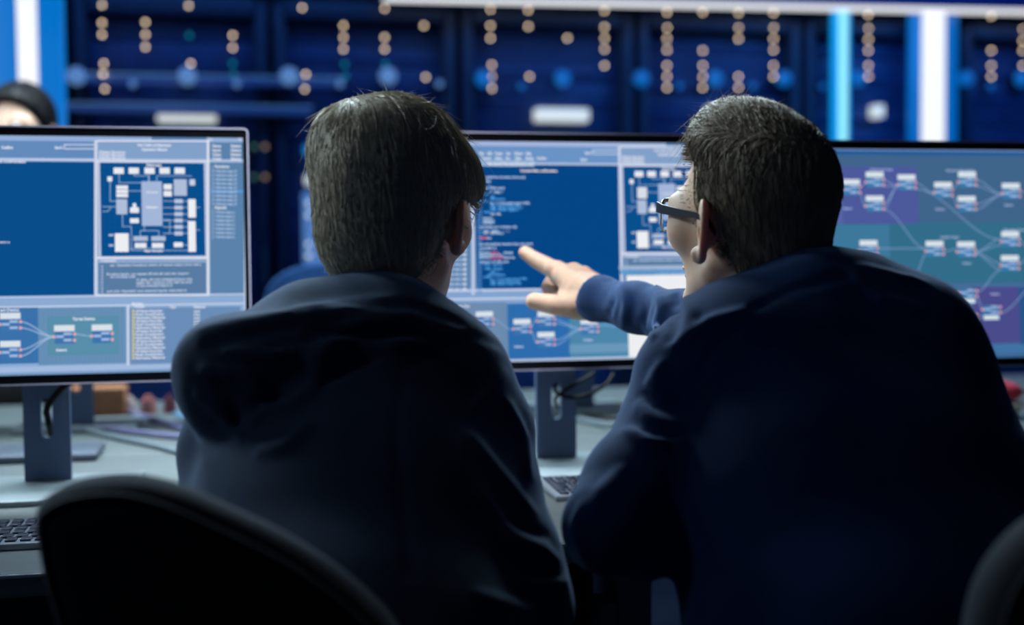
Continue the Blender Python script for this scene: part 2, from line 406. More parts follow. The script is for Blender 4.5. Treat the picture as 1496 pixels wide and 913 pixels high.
sc.rect(190, 449, 352, 531, '6d92be', 2); sc.line([(187, 446), (187, 533)], 'dfe4f4', 4, 2.5)
sc.text(0, 455, 28, 4, 'ent Device', WHT); sc.text(106, 468, 139, 4.2, 'Target Device', WHT); sc.text(82, 513, 98, 3.5, 'Select', WHT)
for x, y in ((0, 458), (0, 499), (79, 476), (134, 475)): sc.node(x, y)
for a, b in (((30, 470), (78, 491)), ((30, 479), (78, 492)), ((30, 511), (78, 492)), ((30, 520), (78, 493)), ((109, 488), (133, 491))): sc.curve(a, b, 'a8c4e8', 3, 1.4)
sc.text(193, 445.5, 209, 3.8, 'Modules', WHT); sc.text(196, 449.5, 211, 3.6, 'Processes', WHT); sc.text(248, 450, 257, 3.4, 'Type', WHT); sc.text(283, 450, 300, 3.4, 'Status', WHT)
LST = ('All Status Recorder', 'Fault Investigator', 'Navigation Manager')
for k in range(15):
    sc.rect(193, 452.5+k*4.9, 196.5, 456+k*4.9, 'e0d488', 5); sc.text(198, 456+k*4.9, 238+(k % 3)*2, 3.3, LST[k % 3], WHT); sc.text(283, 456+k*4.9, 292, 3.2, 'true', WHT)
ml.show(sc)
# centre screen: same application, chip window copied through the left screen's own measure --------
sc, q = make_ui(mc)
vt = lambda y: mc.uv(800, y)[1]
lay = {k: ml.uv(180, k)[1] for k in (197, 207, 233, 236, 430, 431)}
q(-dw/2, lay[197], dw/2, dh/2, '4a80b8', 1); q(-dw/2, lay[207], dw/2, lay[197], 'a8bce4', 1)
q(-dw/2, lay[233], dw/2, lay[207], '6e98cc', 1); q(-dw/2, lay[236], dw/2, lay[232] if 232 in lay else lay[233], 'c0cfec', 2)
xd = ml.uv(139.5, 300)[0]
q(mc.uv(694, 330)[0], lay[430], xd, lay[236], '04488a', 2)
q(-dw/2, lay[430], mc.uv(688, 330)[0], lay[236], '5f88b4', 2)
q(-dw/2, -dh/2, dw/2, lay[431], '86a8d6', 1)
real = sc.m
class _M:                                        # measure on the left screen, draw on the centre one
    uv = staticmethod(ml.uv); mpp = ml.mpp
sc.m = _M; chip_side(sc); top_right(sc); sc.line([(139.5, 206), (139.5, 431)], 'd0d8f0', 5, 3.5); sc.m = real
sc.line([(691, 246), (691, 430)], 'c4d0ec', 5, 4.5)
q(-dw/2, lay[430]-.004, dw/2, lay[430], 'c8d4ee', 3); q(-dw/2, lay[430]-.018, dw/2, lay[430]-.015, 'd4dcf2', 3)
for k, (x0, x1, t) in enumerate(((700, 707, 'File'), (712, 719, 'Edit'), (723, 734, 'Project'), (739, 746, 'View'), (751, 764, 'Window'), (768, 776, 'Help'))):
    sc.text(x0, 226, x1, 4, t, WHT)
for x0, x1, t in ((703, 717, 'Control'), (723, 734, 'Debug'), (739, 745, 'Run'), (752, 761, 'Table'), (768, 779, 'Module'), (784, 798, 'Confirm')): sc.text(x0, 233, x1, 4, t, WHT)
sc.rect(700, 234, 779, 243, '9ab8dc', 3)
for x0, x1, t in ((712, 731, 'File name'), (735, 753, 'Site name'), (756, 778, 'Device unit')): sc.text(x0, 241.5, x1, 4.4, t, WHT); sc.line([(x1+1.5, 235), (x1+1.5, 243)], WHT, 5, 1)
sc.text(760, 251, 814, 3.6, 'Content Main configuration', 'f0f0e8')
sc.text(848, 235, 857, 4.2, 'Search', WHT)
for k in range(44): sc.rect(697, 260+k*3.9, 704, 261.4+k*3.9, '5f9fe0', 4)
CB = 'c0dcfa'; BB = '5aaef4'; RR = 'ff7088'
CODE = [(700, 767, 260, 'config_data(Device, Summation, Device_unit)', CB), (704, 717, 266, 'int Main', CB), (704, 716, 272, '{   ;', CB), (706, 737, 276, 'case  (XML.count)', CB), (716, 734, 282, 'if   XML; 1', CB),
        (704, 714, 285, 'while(', BB), (716, 723, 289, 'XML;', BB), (716, 738, 292, 'XML.summation;', BB), (704, 713, 295, 'while', BB), (716, 774, 298, 'for  i = 0; the status input i; XML;', CB), (716, 760, 301.5, 'XML  devices Monitor.data', BB),
        (716, 764, 305, 'XML  devices  sensor = 0.1;', BB), (716, 758, 308, 'XML  devices  Applica.v', BB), (706, 716, 311, 'while', BB), (716, 732, 314, 'XML  XML;', CB), (706, 720, 320, 'Return;', CB), (706, 723, 324, 'Device.x', CB), (706, 722, 327, 'Monitor', CB),
        (701, 755, 333, 'void Display.unit = x.Number : (k);', CB), (706, 744, 339, 'Get   Main  :  - - ;', CB), (706, 736, 342, 'Get   XML.Data_x', CB), (701, 711, 349, 'False', RR), (711, 718, 349, 'break', CB),
        (700, 778, 358, 'void config_data(Device, Summation, Device_unit, a, Range)', CB), (701, 725, 364, 'convert(XML, 01)', CB), (701, 716, 370.5, 'Device', CB), (717, 729, 370.5, 'unit_a', RR), (735, 749, 370.5, '.Next()', CB),
        (701, 734, 374, 'Device Range Line', CB), (701, 717, 377.5, 'Device', CB), (717, 735, 377.5, 'unit_data', RR), (736, 752, 377.5, 'Range;', CB), (701, 743, 384, 'convert is  all  XML.count', CB), (706, 734, 388, 'XML  unit in;', BB), (708, 734, 394, 'XML  devices;', BB),
        (716, 729, 399, 'XML  a;', BB), (712, 738, 403, 'XML.summation;', BB), (706, 716, 406, 'while', BB), (716, 770, 409, 'for  i = 0; the status input i; XML;', BB), (716, 760, 413, 'XML  devices Monitor.data', BB), (716, 762, 416.5, 'XML  devices  sensor = 0.1;', BB), (706, 720, 425, 'Return;', CB)]
for x0, x1, y, t, c in CODE: sc.text(x0, y, x1, 3.0, t, c)
for k in range(14): sc.text(652, 330+k*7.2, 676, 3.4, 'Data set_a', 'c4d4f0'); sc.rect(677, 326.8+k*7.2, 681, 330.5+k*7.2, 'dce6f8', 5)
sc.rect(560, 443, 742, 524, '7090b4', 2); sc.rect(742, 443, 832, 524, '2f70b2', 2); sc.rect(832, 443, 1090, 524, '4f8ab0', 2); sc.rect(832, 500, 1090, 513, '6c9cc0', 2.5)
for x in range(735, 743, 3): sc.line([(x, 444), (x, 523)], '6488b4', 2.8, .8)
q(-dw/2, vt(527.5), dw/2, vt(523.5), 'b8cae8', 3)
sc.text(668, 449, 686, 3.4, 'Input Data', WHT)
for x, y in ((695, 456), (750, 467), (785, 456), (785, 486), (848, 467)): sc.node(x, y, 25)
for a, b in (((720, 466), (749, 482)), ((775, 477), (785, 464)), ((776, 485), (785, 502)), ((811, 467), (848, 480)), ((811, 472), (848, 480)), ((811, 497), (848, 481)), ((811, 504), (848, 482)), ((874, 475), (930, 480))): sc.curve(a, b, '88b0e0', 3, 1.2)
sc.text(751, 508, 765, 3.2, 'Select', 'c0d0f0'); sc.text(852, 498, 866, 3.2, 'Output', 'c0d0f0')
sc.rect(904, 388, 1010, 393, 'a8bcd8', 6); sc.rect(906, 394, 1020, 400, '5f9fd8', 6.5); sc.rect(917, 401.5, 1060, 520, 'f4f6fa', 7)
mc.show(sc)
# right screen ------------------------------------------------------
sc, q = make_ui(mr)
vt = lambda y: mr.uv(1360, y)[1]
q(-dw/2, -dh/2, dw/2, dh/2, '3f6a98', 1); q(-dw/2, vt(208), dw/2, dh/2, '2f6498', 2); q(-dw/2, vt(221), dw/2, vt(208), '7392c4', 2); q(-dw/2, vt(226.5), dw/2, vt(221), '1f5c9a', 2)
q(-dw/2, vt(325), dw/2, vt(227), '42688f', 2); q(-dw/2, vt(415), dw/2, vt(325), '34708e', 2); q(-dw/2, vt(503), dw/2, vt(415), '48709c', 2); q(-dw/2, vt(519), dw/2, vt(503), '4276a8', 2)
sc.rect(1230, 243, 1341, 327, '4f5ca0', 3); sc.rect(1150, 243, 1230, 327, '5868ac', 3); sc.rect(1150, 328, 1300, 415, '3f7ca0', 2.5)
sc.rect(1421, 419, 1489, 502, '4d4e90', 3); sc.rect(1489, 419, 1560, 502, '2c568e', 3); sc.rect(1478, 215.5, 1540, 219, '3a6a9a', 3)
for x, y in ((1230, 263), (1264.5, 252), (1311, 256), (1264.5, 287), (1364.5, 267), (1399.5, 252), (1399, 287.5), (1463.5, 268.5), (1255.5, 352), (1352, 353), (1398, 354), (1462.5, 339), (1462, 374)): sc.node(x, y, 26, 25, '3a80b4')
for x, y in ((1400.5, 422), (1400.5, 457), (1435, 446)): sc.node(x, y, 26, 25, '3a78ac', flip=True)
for a, b in (((1256, 274), (1264, 268)), ((1256, 282), (1264, 303)), ((1291, 263), (1311, 272)), ((1291, 272), (1311, 272)), ((1291, 298), (1311, 273)), ((1291, 306), (1311, 273)), ((1337, 267), (1365, 283)), ((1337, 276), (1462, 350)),
             ((1291, 306), (1352, 363)), ((1391, 277), (1400, 268)), ((1391, 286), (1400, 303)), ((1426, 263), (1464, 284)), ((1426, 272), (1464, 284)), ((1426, 298), (1464, 285)), ((1426, 306), (1464, 285)), ((1281, 363), (1352, 363)),
             ((1377, 367), (1398, 364)), ((1424, 368), (1463, 349)), ((1424, 368), (1463, 358)), ((1424, 369), (1463, 385)), ((1424, 370), (1463, 394)), ((1489, 352), (1520, 390)), ((1488, 386), (1520, 350)), ((1352, 372), (1338, 400)), ((1462, 394), (1427, 427)),
             ((1427, 432), (1436, 455)), ((1427, 468), (1436, 460)), ((1461, 457), (1520, 410)), ((1400, 427), (1385, 470)), ((1490, 280), (1530, 284))): sc.curve(a, b, '86a6d0', 3.5, 1.2)
for x0, x1, y, t in ((1271, 1304, 249, 'Media Input Data'), (1382, 1424, 250.5, 'Retrieving Data Packets'), (1373, 1401, 348, 'Variable Output'), (1466, 1500, 337.5, 'Monitor Data'), (1231, 1245, 306, 'Select'), (1366, 1380, 307, 'Select'), (1467, 1480, 301, 'Select'),
                     (1405, 1421, 488, 'Output'), (1447, 1460, 431, 'Select'), (1406, 1419, 386, 'Select')): sc.text(x0, y, x1, 3.2, t, 'a4b8dc')
mr.show(sc)
# ---------------------------------------------------------------- server racks
YR = at(150, 100, 4.55).y; yax = Vector((0, 1, 0)); PR = Vector((0, YR, 0))
b1 = hit(395, 80, PR, yax).x; b2 = hit(668, 80, PR, yax).x; pitch = b2 - b1
b5 = hit(1171, 80, PR, yax).x; pitch = (b5 - b1) / 3
print('rack pitch', pitch, 'YR', YR)
m_rack = noisy(mat('dark_blue_cabinet', (18, 46, 78), .45, .3), 8, .25)
m_door = noisy(mat('navy_mesh_door', (14, 40, 78), .5, .2), 60, .3, bump=.4, bscale=200)
m_unit = noisy(mat('server_front', (24, 60, 120), .5, .1), 20, .2)
m_gap = mat('dark_slot', (5, 10, 22), .7)
m_handle = mat('satin_handle', (90, 104, 130), .35, .6)
m_amber = mat('amber_indicator', (60, 50, 40), .5, emit=(255, 226, 190), es=3.5)
m_teal = mat('teal_indicator', (10, 60, 70), .5, emit=(10, 140, 165), es=1.2)
m_green = mat('green_indicator', (10, 60, 40), .5, emit=(80, 130, 110), es=.8)
m_brown = mat('brown_indicator', (60, 40, 20), .5, emit=(165, 140, 115), es=.9)
m_blue = mat('blue_reflection_disc', (10, 60, 120), .5, emit=(10, 105, 190), es=.75)
m_pale = mat('pale_blue_reflection_disc', (60, 90, 140), .5, emit=(95, 140, 195), es=.75)
m_plate = mat('pale_lit_label', (200, 205, 200), .5, emit=(215, 222, 218), es=.9)
m_white = mat('white_indicator', (200, 205, 200), .5, emit=(230, 240, 250), es=1.0)
m_cyan = mat('cyan_status_screen', (10, 90, 140), .5, emit=(15, 120, 190), es=1)
m_skyp = mat('sky_blue_lit_panel', (60, 110, 170), .5, emit=(85, 130, 190), es=.8)
RH = 2.03
ztop = hit(1000, 12, PR, yax).z
RH = ztop - .02
names = ['rack left of the blue light pillar, edge of frame', 'server rack whose amber lights stand left of the hooded man, behind the left monitor',
         'server rack directly above the hooded man\'s head', 'server rack with a white label between the two men',
         'server rack above the bespectacled man\'s head with long amber columns', 'server rack between the cyan light strip and the white light pillar',
         'server rack at the right edge beyond the white light pillar']
racks = []
for i in range(-1, 6):
    xa = b1 + (i - 1) * pitch; xb = xa + pitch; xc = (xa + xb) / 2; wd = pitch - .03
    t = empty('server_rack', (xc, YR + .4, 0)); tag(t, 'navy ' + names[i + 1], 'server rack')
    bb = B(); bb.box((xa+.04, YR+.4, RH/2+.02), (.05, .8, RH-.04), bev=.004); bb.box((xb-.04, YR+.4, RH/2+.02), (.05, .8, RH-.04), bev=.004)
    bb.box((xc, YR+.4, RH-.03), (wd, .8, .06), bev=.004); bb.box((xc, YR+.4, .06), (wd, .8, .08), bev=.004); bb.box((xc, YR+.79, RH/2), (wd, .02, RH-.06))
    bb.obj('cabinet', m_rack, t)
    z = .14; k = 0
    while z < RH - .1:
        h = (.088, .044, .044, .13)[(k + i) % 4]; k += 1
        h = min(h, RH - .065 - z)
        if h < .02: break
        u = B(); u.box((xc, YR+.33, z+h/2), (wd-.09, .55, h-.006), bev=.002); u.obj('server_unit', m_unit, t); z += h
    # door: frame with vertical stile, mesh reduced to slim bars so the units show
    d = B()
    for x in (xa+.035, xb-.035): d.box((x, YR-.012, RH/2+.02), (.04, .022, RH-.08), bev=.003)
    for zz in (RH-.05, .09): d.box((xc, YR-.012, zz), (wd-.1, .022, .06), bev=.003)
    dd = d.obj('door', m_door, t)
    B().box((xb-.035, YR-.035, 1.05), (.018, .024, .16), bev=.005).obj('door_handle', m_handle, dd)
    racks.append((xa, xb, t))
def rack_of(x):
    for xa, xb, t in racks:
        if xa <= x < xb: return t
    return racks[-1][2] if x > 0 else racks[0][2]
def lamp(px, py, r, m, name='indicator_light', out=.026):
    P = hit(px, py, PR, yax); t = rack_of(P.x)
    b = B(); b.cyl((P.x, YR-out, P.z), (P.x, YR-out+.006, P.z), r, n=20); b.sphere((P.x, YR-out, P.z), r*.95, 20, 10); k = len(b.bm.faces)
    b.cyl((P.x, YR-out+.006, P.z), (P.x, YR+.06, P.z), r*.8, n=12); b.bm.faces.ensure_lookup_table()
    for f in b.bm.faces[k:]: f.material_index = 1
    return b.obj(name, [m, m_gap], t)
LED = {150: (9, 35, 52), 152.5: (94,), 154: (113, 131), 213: (34, 52, 70), 276: (10,), 279: (94,), 340: (53, 71), 441: (13,), 445: (113, 131), 501: (39, 56, 73), 561: (0, 14, 56, 73),
       618: (39,), 621: (114,), 715: (15, 39, 57), 717: (96, 113, 130), 770: (16, 40), 772: (113,), 827: (57,), 881: (17, 41, 57, 73, 97), 972: (19, 42, 58, 74, 97, 113, 129),
       1024: (19, 75, 97, 113, 129), 1076: (20, 42, 58, 113, 129), 1127: (20, 42, 58, 74, 97, 113), 1215: (22, 128), 1265: (23, 43, 59, 75, 97, 113), 1444: (25, 75, 97, 113, 128), 1490: (44, 61, 75, 97)}
for x, ys in LED.items():
    for y in ys: lamp(x, y, .0062, m_amber, out=.095 if x < 500 and y == 113 else .026)
for x, y in ((277, 53), (217, 111), (340, 94), (341, 110), (503, 95), (504, 113), (562, 95)): lamp(x, y, .008, m_teal)
for y in (215, 259): lamp(387, y, .009, m_brown); lamp(371, y, .009, m_green)
for x in (116, 275, 421, 563): lamp(x, 116, .036, m_pale, 'reflection_disc', .10)  # glowing discs drawn in place of blue lights reflected in glass
for x in (705, 820, 935, 1042, 1142, 1250, 1407, 1488): lamp(x, 116, .036, m_blue, 'reflection_disc')
for x in (197, 346, 494, 637): lamp(x, 127, .014, m_pale, 'reflection_disc', .10)
for x in (760, 990, 1097, 1199, 1443): lamp(x, 127, .014, m_blue, 'reflection_disc')
def plate(x0, y0, x1, y1, m, name='label_plate', dy=-.028):
    a = hit(x0, y0, PR, yax); c = hit(x1, y1, PR, yax); t = rack_of((a.x+c.x)/2)
    return B().box(((a.x+c.x)/2, YR+dy+.03, (a.z+c.z)/2), (c.x-a.x, .07, a.z-c.z), bev=.004).obj(name, m, t)
plate(230, 161, 316, 179, m_plate); plate(782, 159, 858, 178, m_plate); plate(1034, 155, 1062, 176, m_plate); plate(1275, 154, 1287, 172, m_plate)
plate(444, 212, 466, 226, m_cyan, 'status_screen'); plate(446, 256, 470, 270, m_plate); plate(442, 281, 490, 384, m_skyp, 'lit_panel')
for y in (298, 315, 357, 374): lamp(450, y, .009, m_white).location.y -= .03
# rails of light metal standing in front of the two left racks
m_rail = mat('blue_grey_rail', (110, 130, 185), .5); m_glint = mat('painted_rail_glint', (235, 240, 235), .4)
def rail(x0, x1, y0, y1, lab):
    a = hit(x0, y0, PR, yax); c = hit(x1, y1, PR, yax)
    t = B().box(((a.x+c.x)/2, YR-.06, (a.z+c.z)/2), (c.x-a.x, .045, .038), bev=.006)
    n = 3
    for k in range(n):
        x = a.x + (c.x-a.x) * (.06 + .88*k/(n-1)); t.box((x, YR-.031, (a.z+c.z)/2), (.03, .02, .03))
    o = t.obj('metal_rail', m_rail); tag(o, lab, 'rail')
    B().box(((a.x+c.x)/2, YR-.0835, (a.z+c.z)/2+.016), (c.x-a.x, .004, .007), bev=.001).obj('rail_glint', m_glint, o)  # highlight along the rail, painted as a thin pale strip
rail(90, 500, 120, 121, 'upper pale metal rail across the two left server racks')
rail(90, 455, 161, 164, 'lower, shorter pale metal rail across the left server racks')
# ---------------------------------------------------------------- light strips and pillars
m_tube = mat('white_led_tube', (60, 60, 60), .4, emit=(240, 242, 246), es=1.12)
m_halo = mat('blue_backlit_acrylic', (0, 20, 40), .35, emit=(0, 112, 200), es=1.0)
m_halo2 = mat('deep_blue_backlit_acrylic', (0, 20, 40), .35, emit=(0, 98, 185), es=1.0)
m_cyl = mat('cyan_led_tube', (20, 60, 60), .4, emit=(150, 232, 236), es=1.2)
m_cyh = mat('cyan_backlit_acrylic', (10, 140, 190), .4, emit=(0, 130, 190), es=1.0)
def strip(px0, px1, yy, depth, m):
    P = Vector((0, yy, 0)); a = hit(px0, 120, P, yax).x; c = hit(px1, 120, P, yax).x
    return a, c
# left pillar: blue diffuser with a white tube
PL = at(45, 100, 3.6).y
a, c = strip(-40, 90, PL, 0, None)
t = empty('light_pillar', ((a+c)/2, PL+.06, 0)); tag(t, 'blue backlit pillar with a white tube at the left edge of the frame', 'light pillar')
zl = ray(43, 136); Pz = hit(43, 138, Vector((0, PL, 0)), yax).z
B().box(((a+c)/2, PL+.06, 1.5), (c-a, .12, 3.0), bev=.01).obj('diffuser', m_halo, t)
a2, c2 = strip(28, 57, PL, 0, None)
B().box(((a2+c2)/2, PL-.015, (Pz+3.0)/2), (c2-a2, .03, 3.0-Pz), bev=.012, seg=3).obj('led_tube', m_tube, t)
B().box(((a+c)/2, PL+.06, .03), (c-a+.04, .16, .06), bev=.005).obj('base', m_rack, t)
# right: cyan strip and white strip in front of the racks
def pillar(px0, px1, hx0, hx1, mt, mh, lab, ybot=None):
    yy = YR - .12; a, c = strip(px0, px1, yy, 0, None); h0, h1 = strip(hx0, hx1, yy, 0, None)
    t = empty('light_strip', ((a+c)/2, yy, 0)); tag(t, lab, 'light strip')
    B().box(((h0+h1)/2, yy+.02, ztop/2), (h1-h0, .03, ztop-.02), bev=.004).obj('diffuser', mh, t)
    B().box(((a+c)/2, yy-.006, ztop/2), (c-a, .03, ztop-.02), bev=.006).obj('led_tube', mt, t)
pillar(1227, 1235, 1218, 1243, m_cyl, m_cyh, 'narrow vertical cyan light strip in front of the racks')
pillar(1347, 1378, 1331, 1400, m_tube, m_halo2, 'wide vertical white light strip at the right, joining the overhead strip')
# overhead strip and the blue fascia above it
xa = hit(520, 5, PR, yax).x; xb = X1 - .05
zs = hit(1000, 8, Vector((0, YR-.12, 0)), yax).z
t = empty('overhead_light_bar', ((xa+xb)/2, YR-.1, zs)); tag(t, 'long white light bar over the racks under a blue fascia', 'light bar')
ba = hit(560, -2, Vector((0, YR-.13, 0)), yax); bb_ = hit(1496, 17.5, Vector((0, YR-.13, 0)), yax); ang = math.atan2(ba.z-bb_.z, bb_.x-ba.x); RB = Matrix.Rotation(ang, 3, 'Y')
xb = bb_.x + .4; mid = (ba + bb_) / 2 + (bb_-ba).normalized()*.2; ln = (bb_-ba).length + .4
B().box(mid, (ln, .05, .016), R=RB, bev=.005).obj('led_tube', m_tube, t)
B().box(mid + RB @ Vector((0, .02, .009+.13)), (ln, .08, .26), R=RB, bev=.004).obj('fascia', mat('blue_fascia', (10, 45, 120), .5, .2), t)
# ---------------------------------------------------------------- things on the desks
def onplane(px, py, z=DESK_Z): return hit(px, py, Vector((0, 0, z)), UP)
m_kbase = mat('silver_keyboard_body', (150, 160, 170), .35, .5); m_key = mat('dark_keycap', (30, 40, 62), .5)
def keyboard(cx, cy, label):
    t = empty('keyboard', (cx, cy, DESK_Z)); tag(t, label, 'keyboard', None)
    KW, KD = .40, .135
    b = B(); b.box((cx, cy, DESK_Z+.007), (KW, KD, .010), R=Matrix.Rotation(math.radians(2), 3, 'X'), bev=.003); b.obj('body', m_kbase, t)
    k = B()
    for r in range(6):
        x = -KW/2+.008; n = 0
        while x < KW/2-.02:
            wd = .0172 if not (r == 5 and n in (4,)) else .10
            if (r, n) in ((2, 0), (3, 0)): wd = .028
            wd = min(wd, KW/2-.006-x)
            k.box((cx+x+wd/2, cy+KD/2-.016-r*.0205, DESK_Z+.0145-.0008*r), (wd-.003, .0165, .006), bev=.0015, seg=1); x += wd + .0015; n += 1
    k.obj('keys', m_key, t); return t
P = onplane(50, 790); keyboard(P.x - .2+.035, P.y+.012, 'dark keyboard at the left, behind the black chair back')
P = onplane(783, 711); keyboard(P.x + .2, P.y-.068, 'silver keyboard with dark keys between the two men')
m_cab = mat('black_cable', (5, 6, 9), .6, **{'Specular IOR Level': .15}); m_cabl = mat('lilac_grey_cable', (110, 110, 150), .5); m_cabg = mat('grey_cable', (100, 115, 125), .5)
def cable(pts, r, m, label, group=None):
    o = B().tube(pts, r, 8, 5).obj('cable', m); tag(o, label, 'cable', group); return o
nk = ml.root.location
def cz(px, py, y, lift=None):
    return hit(px, py, Vector((0, y, 0)), yax)
# black lead through the slot of the left stand
yN = wm(ml.root).translation.y
cable([cz(112, 553, yN-.03), cz(92, 566, yN-.025), cz(74, 586, yN-.022), cz(68, 600, yN-.018), cz(70, 612, yN+.0), cz(76, 640, yN+.03), cz(85, 668, yN+.07)], .0055, m_cab, 'thick black cable looped through the slot of the left monitor stand')
yN = wm(mc.root).translation.y
cable([cz(896, 546, yN+.02), cz(885, 562, yN-.005), cz(858, 577, yN-.018), cz(830, 580, yN-.018), cz(812, 572, yN-.012), cz(812, 562, yN+.0), cz(820, 556, yN+.06)], .0035, m_cab, 'black cable looping out of the slot of the centre stand')
cable([cz(868, 545, yN+.01), cz(850, 556, yN-.012), cz(832, 566, yN-.018), cz(815, 578, yN-.012), cz(811, 586, yN+.0), cz(816, 596, yN+.05)], .003, m_cab, 'thinner black cable through the slot of the centre stand')
def desk_cable(pp, r, m, lab):
    cable([onplane(x, y, DESK_Z + r) for x, y in pp], r, m, lab)
desk_cable([(60, 570), (130, 584), (180, 600), (240, 617), (300, 638), (340, 652)], .0065, m_cabl, 'uppermost lilac cable lying across the desk behind the left stand')
desk_cable([(70, 608), (110, 616), (160, 626), (220, 634), (290, 641), (340, 644)], .0065, m_cabl, 'middle lilac cable across the desk behind the left stand')
desk_cable([(70, 616), (110, 624), (160, 637), (220, 650), (285, 666), (340, 676)], .006, m_cabg, 'lowest grey cable across the desk behind the left stand')
desk_cable([(845, 612), (880, 620), (915, 622), (960, 616)], .006, m_cabg, 'pale grey cable on the desk right of the centre stand')
desk_cable([(845, 602), (880, 611), (920, 612), (960, 605)], .004, m_cab, 'thin black cable on the desk right of the centre stand')
# opposite row: backs of monitors
YO = yf + 2*DY - .42
def far_mon(px, py, lab, zb=.15):
    P = hit(px, py, Vector((0, YO, 0)), yax)
    return Monitor((P.x, YO, DESK_Z + zb + MH/2), lab, flipped=True, tilt=4, plate=(.26, .2))
fl = far_mon(120, 600, 'dark back of the monitor across the desk, seen below the left monitor', .105)
fc = far_mon(830, 600, 'dark back of the monitor across the desk, seen below the centre monitor', .13)
fr = far_mon(1512, 600, 'dark back of the monitor across the desk at the right edge', .13)
for k in (fl, fc, fr):
    s_ = Screen(k); dw_, dh_ = k.disp
    s_.poly([(-dw_/2, -dh_/2), (dw_/2, -dh_/2), (dw_/2, dh_/2), (-dw_/2, dh_/2)], '2a5f98', 0); k.show(s_)
# open laptop-like thin tablet plate lying behind left stand
P = onplane(60, 676)
b = B(); b.box((P.x-.05, P.y+.07, DESK_Z+.008), (.30, .16, .016), bev=.006); o = b.obj('docking_plate', mat('dark_silver', (84, 92, 108), .4, .3)); tag(o, 'thin silver plate with a pale rim behind the left stand', 'docking plate')
# box and bits behind
m_or = noisy(mat('tan_cardboard', (150, 95, 60), .7), 12, .3)
P = onplane(140, 612); o = B().box((P.x, P.y+.06, DESK_Z+.035), (.13, .10, .07), bev=.003).obj('cardboard_box', m_or); tag(o, 'small tan box on the far desk, left of the cables', 'box')
P = onplane(215, 608)
for k, (dx, rr, cc) in enumerate(((-.045, .018, (205, 185, 180)), (.0, .02, (170, 110, 105)), (.05, .016, (110, 60, 70)))):
    b = B(); b.cyl((P.x+dx, P.y+.05, DESK_Z), (P.x+dx, P.y+.05, DESK_Z+.035), rr, rr*.85); b.cyl((P.x+dx, P.y+.05, DESK_Z+.035), (P.x+dx, P.y+.05, DESK_Z+.045), rr*.5, rr*.4)
    o = b.obj('small_jar', noisy(mat('jar_%d' % k, cc, .4), 20, .1)); tag(o, ('whitish small jar, leftmost of three on the far desk', 'rose small jar in the middle of three on the far desk', 'dark red small jar, rightmost of three on the far desk')[k], 'jar')
# folded pale blue papers near the hooded man's elbow
P = onplane(272, 616)
for k in range(2):
    b = B(); b.box((P.x+.03+.05*k, P.y+.03, DESK_Z+.004), (.035, .22, .008), R=Matrix.Rotation(math.radians(28+4*k), 3, 'Z'), bev=.002)
    o = b.obj('pale_strip', mat('pale_blue_plastic_%d' % k, (100, 150, 190) if k == 0 else (150, 185, 200), .4)); tag(o, ('blue plastic strip lying on the far desk left of the hood', 'paler plastic strip lying right of the blue one, against the hood')[k], 'plastic strip')
# red pouch and white bowl at the right
P = onplane(1467, 612)
b = B(); bmesh.ops.create_uvsphere(b.bm, u_segments=24, v_segments=14, radius=1, matrix=Matrix.Translation((P.x, P.y+.03, DESK_Z+.058)) @ Matrix.Diagonal((.062, .045, .026, 1)))
b.tube([(P.x-.04, P.y+.02, DESK_Z+.07), (P.x-.036, P.y+.01, DESK_Z+.10), (P.x-.018, P.y+.01, DESK_Z+.10), (P.x-.01, P.y+.02, DESK_Z+.075)], .004)
o = b.obj('pouch', noisy(mat('red_fabric', (190, 50, 70), .7), 25, .3)); tag(o, 'red fabric pouch on a cream bowl at the right edge', 'pouch')
b = B(); b.cyl((P.x, P.y+.03, DESK_Z), (P.x, P.y+.03, DESK_Z+.034), .04, .062, 32); o = b.obj('bowl', mat('cream_bowl', (200, 190, 170), .5)); tag(o, 'cream bowl under the red pouch at the right edge', 'bowl')

# ---------------------------------------------------------------- implicit-surface modelling (working-unit camera axes)
ROTN = np.array(ROT); CAMN = np.array(CAM)
def C3(px, py, d): return np.array([(px - 748) * d / F, d, -(py - 456.5) * d / F])
def c2w(P):                                   # (right, depth, up) -> world
    L = np.stack([P[:, 0], P[:, 2], -P[:, 1]], 1) * S
    return L @ ROTN.T + CAMN
def w2c(x, y, z):
    L = ROTN.T @ (np.array([x, y, z]) - CAMN) / S
    return np.array([L[0], -L[2], L[1]])
def smin(a, b, k):
    h = np.maximum(k - np.abs(a - b), 0) / k
    return np.minimum(a, b) - h * h * k * .25
def smax(a, b, k): return -smin(-a, -b, k)
def rc(P, a, b, ra, rb):
    ab = b - a; t = np.clip(((P - a) @ ab) / max(ab @ ab, 1e-12), 0, 1)
    return np.linalg.norm(P - a - t[:, None] * ab, axis=1) - (ra + (rb - ra) * t)
def chain(P, pts, k=0):
    """pts: list of (point, radius)"""
    d = None
    for (a, ra), (b, rb) in zip(pts[:-1], pts[1:]):
        q = rc(P, a, b, ra, rb); d = q if d is None else (smin(d, q, k) if k else np.minimum(d, q))
    return d
def px_chain(L): return [(C3(x, y, dd), r * dd / F) for x, y, dd, r in L]
def ell(P, c, r, R=None):
    q = P - np.asarray(c)
    if R is not None: q = q @ R
    r = np.asarray(r); k0 = np.linalg.norm(q / r, axis=1); k1 = np.linalg.norm(q / (r * r), axis=1)
    return k0 * (k0 - 1) / np.maximum(k1, 1e-9)
